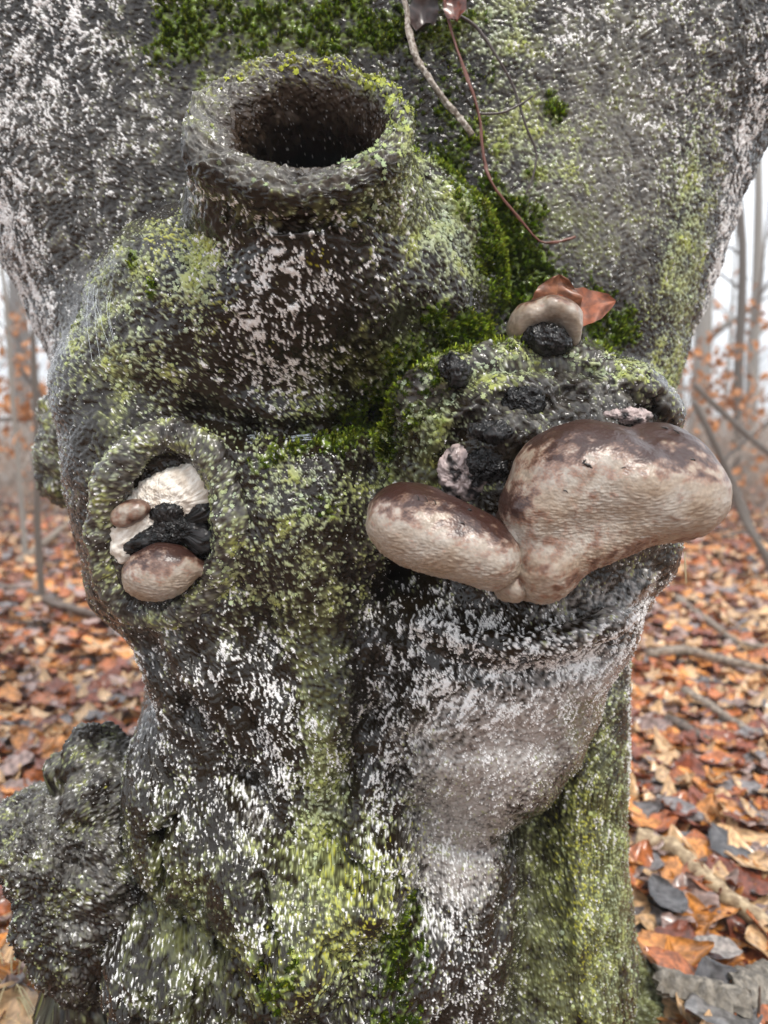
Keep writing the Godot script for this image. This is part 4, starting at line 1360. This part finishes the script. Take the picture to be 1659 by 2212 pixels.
func build_litter():
	var tones := [[lin(0.68, 0.29, 0.075), "orange"], [lin(0.48, 0.155, 0.05), "russet"], [lin(0.25, 0.075, 0.04), "dark red-brown"], [lin(0.70, 0.47, 0.26), "pale tan"], [lin(0.22, 0.205, 0.21), "grey"], [lin(0.40, 0.29, 0.26), "pinkish brown"]]
	var share := [0.31, 0.18, 0.12, 0.18, 0.10, 0.11]
	var mats := []
	for t in tones: mats.append(leaf_mat(t[0], 0.22))
	var shapes := []
	for k in 7: shapes.append(leaf_mesh(1.0, 0.56 + 0.08 * (k % 3), 0.15 + 0.25 * (k % 4), 0.12 * (k % 3), 0.5 + 0.3 * (k % 3), k + 1, 0.9 + 0.1 * (k % 3)))
	var all := []
	for k in 52000:
		var z := -0.35 - 15.0 * pow(rng.randf(), 1.25)
		var side := -1.0 if rng.randf() < 0.45 else 1.0
		var reach := absf(z)
		var x := side * (0.12 + reach * (0.10 + 0.72 * rng.randf()))
		var s := 0.052 + 0.052 * rng.randf()
		var b := Basis.from_euler(Vector3((rng.randf() - 0.5) * 0.75, rng.randf() * TAU, (rng.randf() - 0.5) * 0.75))
		var p := Vector3(x, 0.004 + 0.032 * rng.randf() + ground_y(x, z), z)
		if x > -0.45 and x < 0.36 and z > -1.25 and z < -0.6: continue
		var r := rng.randf()
		var tone := 0
		while tone < 5 and r > share[tone]:
			r -= share[tone]
			tone += 1
		if x > 0.36 and x < 0.62 and z > -1.12 and z < -0.84 and rng.randf() < 0.6: continue
		all.append([p, b.scaled_local(Vector3(s, s, s)), tone, k % 7])
	# the nearest in view are leaves of their own
	var seen := []
	for k in all.size():
		var f := frame_of(all[k][0])
		if f.z < 0.3: continue
		var inside := (f.x > 1330 and f.x < 1700 and f.y > 1230 and f.y < 2260) or (f.x > -40 and f.x < 250 and f.y > 1150 and f.y < 2260)
		if inside: seen.append([f.z, k])
	seen.sort_custom(func(a, b): return a[0] < b[0])
	var single := {}
	var per_tone := [0, 0, 0, 0, 0, 0]
	for i in mini(250, seen.size()):
		var k: int = seen[i][1]
		single[k] = true
		var l = all[k]
		var m := put("fallen_leaf", shapes[l[3]], mats[l[2]])
		m.transform = Transform3D(l[1], l[0])
		var where := "right of the trunk" if l[0].x > 0 else "left of the trunk"
		var size := "small" if l[1].x.length() < 0.07 else ("large" if l[1].x.length() > 0.088 else "middling")
		var lie := "lying flat" if l[1].y.normalized().y > 0.96 else ("tipped inwards" if l[1].y.x * l[0].x < 0 else "tipped outwards")
		var far := "close to the foot" if -l[0].z < 1.25 else ("some way behind" if -l[0].z < 1.8 else "far back")
		var phrase := "%s %s leaf %s %s, %s" % [size, tones[l[2]][1], lie, where, far]
		tag(m, phrase, "leaf", "%s leaves in the litter %s" % [tones[l[2]][1], where])
	var places := []
	var tints := PackedColorArray()
	for g in 6:
		places = []
		tints = PackedColorArray()
		for k in all.size():
			if single.has(k) or all[k][2] != g: continue
			places.append(Transform3D(all[k][1], all[k][0]))
			var t := 0.85 + 0.6 * rng.randf()
			tints.append(Color(t, t, t))
		tag(scatter("leaf_litter", shapes[g], mats[g], places, tints), "carpet of wet %s leaves over the forest floor" % tones[g][1], "leaf litter", "", "stuff")
	# leaves that stand out by the foot of the trunk
	var own := func(px: float, py: float, s: float, w: float, turn: float, tip: Vector2, mat: Material, label: String, k: int):
		var p := on_ground(px, py, 0.045)
		var m := put("fallen_leaf", leaf_mesh(s, s * w, 0.2, 0.1, 0.5, k), mat)
		m.position = p
		m.rotation = Vector3(tip.x, deg_to_rad(turn), tip.y)
		tag(m, label, "leaf")
	var slate := leaf_mat(lin(0.11, 0.108, 0.115), 0.16)
	own.call(1582, 1835, .105, .72, 20, Vector2(.25, -.1), slate, "large slate-grey leaf with a water drop lying right of the pale log", 21)
	own.call(1512, 1835, .06, .8, 60, Vector2(.35, .2), mats[0], "broad orange leaf propped against the slate-grey leaf", 22)
	own.call(1520, 1755, .085, .5, -50, Vector2(.5, .1), mats[0], "long orange leaf arching over the upper side of the pale log", 23)
	own.call(1625, 1868, .09, .6, 80, Vector2(.2, -.2), mats[3], "pale orange leaf at the picture's right edge beside the slate-grey leaf", 24)
	own.call(1550, 2045, .062, .62, 75, Vector2(.1, .05), leaf_mat(lin(0.36, 0.33, 0.31), 0.16), "pale grey upturned leaf below the pale log", 25)
	own.call(1440, 1935, .08, .6, 15, Vector2(.1, .1), slate, "dark grey leaf close to the root, left of the pale log", 26)
	own.call(1450, 2085, .075, .6, 70, Vector2(.35, .1), mats[1], "red-orange folded leaf beside the root above the bark slab", 27)
	own.call(1560, 2140, .085, .8, 10, Vector2(.3, .15), slate, "dark slate leaf under the end of the bark slab", 28)
	own.call(1560, 2185, .10, .7, 100, Vector2(.1, -.1), leaf_mat(lin(0.22, 0.22, 0.225), 0.14), "shiny grey leaf by the picture's lower edge", 29)
	own.call(1450, 1750, .07, .7, 130, Vector2(.6, .1), mats[1], "rusty leaf standing upright behind the pale log", 30)
	own.call(1600, 1775, .085, .6, 100, Vector2(.4, .0), mats[2], "deep red leaf above the slate-grey leaf", 31)
	own.call(60, 1600, .10, .65, 70, Vector2(.4, .2), mats[0], "bright orange leaf just left of the root burl", 32)
	own.call(20, 1500, .09, .6, 30, Vector2(.3, -.2), mats[0], "upright orange leaf at the picture's left edge", 33)

func build_wood():
	var grey_wood := matte(lin(0.20, 0.165, 0.13), 0.6)
	grain(grey_wood, 0.05, 9.0, 0.8, 41)
	mottle(grey_wood, lin(0.10,0.075,0.055), lin(0.36,0.29,0.22), 0.03)
	var pale_wood := matte(lin(0.42, 0.31, 0.19), 0.55)
	grain(pale_wood, 0.05, 8.0, 0.8, 42)
	mottle(pale_wood, lin(0.20,0.13,0.07), lin(0.56,0.43,0.27), 0.03)
	var dark_wood := matte(lin(0.085, 0.062, 0.048), 0.5)
	grain(dark_wood, 0.05, 9.0, 0.8, 43)
	mottle(dark_wood, lin(0.05,0.034,0.025), lin(0.17,0.125,0.095), 0.03)
	# sticks: [points, radius, material, label]
	for s in [
		[[[1375, 1815], [1450, 1835], [1520, 1900], [1600, 1960], [1680, 2010]], .021, pale_wood, "thick pale broken log lying right of the trunk's foot"],
		[[[1350, 1683], [1430, 1685], [1520, 1702], [1590, 1735], [1680, 1752]], .012, grey_wood, "grey stick above the pale log, running from the trunk to the right"],
		[[[1440, 1555], [1480, 1572], [1535, 1605]], .015, dark_wood, "short dark stick lying among orange leaves beyond the grey stick"],
		[[[1438, 1640], [1490, 1658], [1560, 1690], [1640, 1700]], .010, dark_wood, "thin dark stick just above the grey stick"],
		[[[1478, 1492], [1540, 1530], [1600, 1570], [1690, 1610]], .014, grey_wood, "long brown stick slanting down to the picture's right edge"],
		[[[1400, 1412], [1480, 1405], [1560, 1425], [1680, 1450]], .016, grey_wood, "knotty branch lying level behind the slanting stick"],
		[[[1460, 1290], [1540, 1350], [1600, 1390], [1680, 1400]], .014, grey_wood, "pale stick farther back under the thicket on the right"],
		[[[1500, 1885], [1560, 1930], [1650, 1990]], .0035, dark_wood, "thin twig lying along the lower end of the pale log"],
		[[[1390, 2045], [1440, 2110], [1480, 2160], [1545, 2240]], .0022, dark_wood, "thin reddish twig crossing the bark slab at the lower right"],
		[[[-40, 1262], [60, 1280], [140, 1310], [240, 1335]], .022, dark_wood, "brown fallen branch on the left behind the trunk"],
		[[[40, 1215], [110, 1160], [180, 1105]], .022, grey_wood, "grey branch rising to the trunk on the left"],
		[[[-20, 1340], [60, 1345], [120, 1330]], .008, dark_wood, "short dark twig on the leaves at the left edge"],
	]:
		var pts := []
		var rad := []
		for k in s[0].size():
			pts.append(on_ground(s[0][k][0], s[0][k][1], 0.02 + s[1]))
			rad.append(s[1] * (1.0 - 0.12 * k))
		tag(put("stick", tube(pts, rad, 10, 0.28, 8), s[2]), s[3], "stick")
	var up := on_ground(1632, 2235, 0.02)
	tag(put("stick", tube([up, up + Vector3(.002, .03, 0), up + Vector3(0, .065, .002)], [.0018, .0018, .0012], 6, 0.3, 5), dark_wood), "short twig standing upright at the lower right corner", "stick")
	# bark slabs
	var slab_mat := matte(lin(0.12, 0.10, 0.082), 0.5)
	grain(slab_mat, 0.04, 10.0, 1.0, 44)
	mottle(slab_mat, lin(0.09,0.078,0.062), lin(0.30,0.26,0.21), 0.03)
	for b in [[1515, 2140, .105, .036, -28, "curved grey bark slab lying beside the root at the lower right"], [1640, 2130, .07, .06, 10, "rounded bark piece with lichen spots at the picture's lower right edge"]]:
		var p := on_ground(b[0], b[1], 0.048)
		var v := PackedVector3Array()
		var idx := PackedInt32Array()
		for side in 2:
			for i in 25:
				for j in 9:
					var u := i / 12.0 - 1.0
					var w := j / 4.0 - 1.0
					var edge := 1.0 + 0.22 * n_big.get_noise_2d(u * 2.0 + b[0], w * 1.5)
					v.append(Vector3(u * b[2] * 0.5 * edge, 0.016 * (1.0 - w * w) + 0.004 * n_big.get_noise_2d(u * 6.0, w * 5.0 + b[0]) - side * 0.007, w * b[3] * 0.5 * edge))
		for side in 2:
			for i in 24:
				for j in 8:
					var a := side * 225 + i * 9 + j
					if side == 0: idx.append_array([a, a + 1, a + 9, a + 1, a + 10, a + 9])
					else: idx.append_array([a, a + 9, a + 1, a + 1, a + 9, a + 10])
		for i in 24:
			for j in [0, 8]:
				var a: int = i * 9 + j
				idx.append_array([a, a + 9, a + 225, a + 9, a + 234, a + 225])
		for j in 8:
			for i in [0, 24]:
				var a: int = i * 9 + j
				idx.append_array([a, a + 1, a + 225, a + 1, a + 226, a + 225])
		var m := put("bark_slab", mesh_of(v, normals_of(v, idx), PackedColorArray(), idx), slab_mat, self, p)
		m.rotation_degrees = Vector3(12, b[4], 4)
		tag(m, b[5], "bark")
	# dry grass at the lower left
	var tuft = base("grass_tuft", on_ground(30, 2190, 0.0))
	tag(tuft, "dry straw-coloured grass tuft at the foot of the root burl", "grass")
	var straw := matte(lin(0.46, 0.38, 0.2), 0.5)
	for k in 46:
		var a := rng.randf() * TAU
		var r := Vector3(cos(a), 0, sin(a))
		var h := 0.05 + 0.06 * rng.randf()
		var b0 := r * 0.03 * rng.randf()
		put("blade", tube([b0, b0 + r * h * 0.25 + Vector3.UP * h * 0.6, b0 + r * h * (0.7 + 0.5 * rng.randf()) + Vector3.UP * h * (0.5 + 0.3 * rng.randf())], [.0010, .0009, .0003], 4, 0.0, 4), straw, tuft)
	# a pale puddle on the track to the left
	var water := matte(lin(0.05, 0.05, 0.05), 0.05)
	var pool := CylinderMesh.new()
	pool.top_radius = 1.0
	pool.bottom_radius = 1.0
	pool.height = 0.01
	pool.radial_segments = 40
	var puddle := put("puddle", pool, water, self, on_ground(-10, 1030, 0.06))
	puddle.scale = Vector3(0.55, 1, 1.3)
	tag(puddle, "pale puddle on the forest floor far left", "", "", "structure")
	build_forest()

# ---------------------------------------------------------------- the wood behind
func sapling(called: String, height: float, radius: float, lean: Vector3, limbs: int, seed: int, mat: Material) -> Node3D:
	var r2 := RandomNumberGenerator.new()
	r2.seed = seed
	var t := base(called, Vector3.ZERO)
	var pts := []
	var rad := []
	for k in 6:
		var f := k / 5.0
		pts.append(Vector3(lean.x * f * f + 0.06 * height * 0.2 * (r2.randf() - 0.5), height * f - 0.05, lean.z * f * f + 0.06 * height * 0.2 * (r2.randf() - 0.5)))
		rad.append(radius * (1.0 - 0.85 * f) + 0.004)
	put("trunk", tube(pts, rad, 9, 0.12, 4), mat, t)
	for k in limbs:
		var f := 0.18 + 0.75 * r2.randf()
		var i := mini(int(f * 5.0), 4)
		var p: Vector3 = pts[i].lerp(pts[i + 1], f * 5.0 - i)
		var a := r2.randf() * TAU
		var d := Vector3(cos(a), 0.5 + 0.5 * r2.randf(), sin(a)) * height * (0.10 + 0.14 * r2.randf()) * (1.2 - f)
		put("branch", tube([p, p + d * 0.5 + Vector3.UP * 0.03, p + d + Vector3.UP * d.length() * 0.15 * r2.randf()], [radius * 0.38 * (1.1 - f), radius * 0.22 * (1.1 - f) + .002, 0.002], 5, 0.1, 4), mat, t)
	return t

func build_forest():
	var bark1 := matte(lin(0.10, 0.082, 0.068), 0.7)
	var bark2 := matte(lin(0.22, 0.20, 0.175), 0.7)
	var far_tag := "bare trees in the wood behind"
	# trees that can be told apart
	for t in [
		[1598, 960, 6.5, 5.5, .045, Vector3(-.55, 0, 0), bark1, "slim dark tree leaning left, nearest on the right behind the burl"],
		[1625, 930, 10.0, 8.0, .075, Vector3(-.4, 0, 0), bark2, "pale grey tree against the sky at the right edge"],
		[1512, 930, 12.0, 9.0, .16, Vector3(.3, 0, 0), bark2, "broad hazy grey tree just right of the trunk"],
		[160, 1060, 5.5, 3.0, .075, Vector3(.1, 0, 0), bark1, "dark tree trunk close behind the left side burl"],
		[72, 1240, 3.0, 1.8, .012, Vector3(.05, 0, 0), bark1, "thin upright sapling on the left among orange leaves"],
		[40, 1150, 3.9, 2.4, .012, Vector3(-.1, 0, 0), bark2, "very thin grey sapling at the left edge"],
		[60, 930, 16.0, 10.0, .16, Vector3(-.3, 0, 0), bark1, "distant dark tree left of the trunk"],
	]:
		var p := on_ground(t[0], 1106 + 0, 0.0)
		var dir := at(t[0], 905, 1.0) - EYE
		p = Vector3(dir.x * t[2] / -dir.z, 0, -t[2])
		var o := sapling("bare_tree", t[3], t[4], t[5], 9, int(t[0]), t[6])
		o.position = p
		tag(o, t[7], "tree")
	# the rest, from four kinds
	var kinds := []
	for k in 4:
		var o := sapling("bare_tree", 7.0 + 1.5 * k, 0.05 + 0.035 * k, Vector3(0.5 - 0.3 * k, 0, 0.2), 14, 70 + k, [bark1, bark2, bark1, bark2][k])
		tag(o, "bare trunk standing in the hazy wood behind", "tree", far_tag)
		kinds.append(o)
	var k := 0
	while k < 40:
		var z := -8.0 - 42.0 * rng.randf()
		var x := (-1.0 if rng.randf() < 0.5 else 1.0) * absf(z) * (0.30 + 0.42 * rng.randf())
		var o: Node3D = kinds[k] if k < 4 else kinds[k % 4].duplicate()
		if k >= 4:
			o.name = numbered("bare_tree")
			add_child(o, true)
		o.position = Vector3(x, 0, z)
		o.rotation.y = rng.randf() * TAU
		o.scale = Vector3.ONE * (0.8 + 0.5 * rng.randf())
		tag(o, "%s tree with a bare trunk, %s in the hazy wood to the %s" % [["slim dark", "slender grey", "stout dark", "stout grey"][k % 4], "nearer" if z > -20.0 else "far back", "right" if x > 0 else "left"])
		k += 1
	# slanting stems of bushes on the right and left
	var stems := [
		[[[1498, 830, 4.2], [1560, 890, 4.2], [1620, 945, 4.2], [1700, 1010, 4.2]], .016, "slanting brown stem running down right from behind the burl"],
		[[[1500, 870, 3.6], [1540, 950, 3.6], [1590, 1060, 3.6], [1640, 1180, 3.5], [1680, 1260, 3.5]], .016, "long dark stem slanting steeply beside the right burl"],
		[[[1505, 960, 3.2], [1570, 1040, 3.2], [1610, 1130, 3.2], [1680, 1230, 3.1]], .012, "lower slanting stem beside the large fungus"],
		[[[1540, 1020, 5.0], [1600, 960, 5.0], [1680, 900, 5.0]], .014, "stem crossing the slanting ones from lower left to upper right"],
		[[[1560, 1160, 4.0], [1620, 1150, 4.0], [1690, 1190, 4.0]], .010, "pale twig hanging low on the right under the stems"],
		[[[-40, 905, 4.0], [50, 906, 4.0], [130, 900, 4.0]], .010, "level thin branch with orange leaves on the left"],
	]
	for s in stems:
		var pts := []
		var rad := []
		for q in s[0]:
			pts.append(at(q[0], q[1], q[2]))
			rad.append(s[1])
		tag(put("bush_stem", tube(pts, rad, 7, 0.15, 6), bark1), s[2], "branch")
	# thicket of fine shoots
	var shoot := tube([Vector3.ZERO, Vector3(.05, .35, 0), Vector3(.02, .7, .05), Vector3(.12, 1.0, .02)], [.009, .007, .005, .002], 5, 0.1, 3)
	var side := tube([Vector3(.04, .35, 0), Vector3(.18, .5, .08), Vector3(.28, .75, .1)], [.005, .004, .0015], 4, 0.1, 3)
	var side2 := tube([Vector3(.03, .55, .03), Vector3(-.12, .7, -.06), Vector3(-.18, .9, -.1)], [.005, .003, .0015], 4, 0.1, 3)
	var bush := SurfaceTool.new()
	bush.begin(Mesh.PRIMITIVE_TRIANGLES)
	for m in [shoot, side, side2]: bush.append_from(m, 0, Transform3D.IDENTITY)
	var twig_mat := matte(Color.WHITE, 0.7, true)
	var places := []
	var tints := PackedColorArray()
	for q in 7000:
		var z := -5.6 - 26.0 * pow(rng.randf(), 1.3)
		var x := (-1.0 if rng.randf() < 0.45 else 1.0) * absf(z) * 0.85 * rng.randf()
		var s := 0.4 + 1.1 * rng.randf() * rng.randf()
		places.append(Transform3D(Basis.from_euler(Vector3((rng.randf() - 0.5) * 1.3, rng.randf() * TAU, (rng.randf() - 0.5) * 1.3)).scaled_local(Vector3(s, s, s)), Vector3(x, -0.05, z)))
		var t := 0.15 + 0.22 * rng.randf()
		tints.append(Color(t * 1.12, t * 0.92, t * 0.76))
	tag(scatter("thicket", bush.commit(), twig_mat, places, tints), "tangle of bare brown shoots filling the wood behind", "thicket", "", "stuff")
	# orange leaves that still hang on young beeches
	var lm := leaf_mat(lin(0.60, 0.26, 0.08), 0.4)
	places = []
	tints = PackedColorArray()
	var clouds := []
	for q in 38:
		var z := -4.5 - 14.0 * rng.randf()
		clouds.append(Vector3((-1.0 if rng.randf() < 0.5 else 1.0) * absf(z) * (0.32 + 0.4 * rng.randf()), 0.35 + 1.5 * rng.randf(), z))
	for q in [[1590, 820, 5.5], [1545, 770, 6.0], [1640, 690, 6.5], [1600, 900, 5.0], [1560, 860, 6.0], [40, 770, 5.0], [90, 830, 5.5], [60, 905, 4.0], [20, 900, 4.0], [10, 700, 6.0], [1650, 1000, 5.0], [1530, 830, 7.0]]:
		clouds.append(at(q[0], q[1], q[2]))
	for c in clouds:
		for q in 46:
			var p: Vector3 = c + Vector3(rng.randfn(0, 0.22), rng.randfn(0, 0.10), rng.randfn(0, 0.22))
			var s := 0.05 + 0.03 * rng.randf()
			places.append(Transform3D(Basis.from_euler(Vector3(rng.randf() * TAU, rng.randf() * TAU, rng.randf() * TAU)).scaled_local(Vector3(s, s, s)), p))
			var t := 0.7 + 0.5 * rng.randf()
			tints.append(Color(t, t, t))
	tag(scatter("hanging_leaves", leaf_mesh(1.0, 0.6, 0.4, 0.3, 0.5, 2), lm, places, tints), "orange leaves still hanging on the young beeches behind", "foliage", "", "stuff")
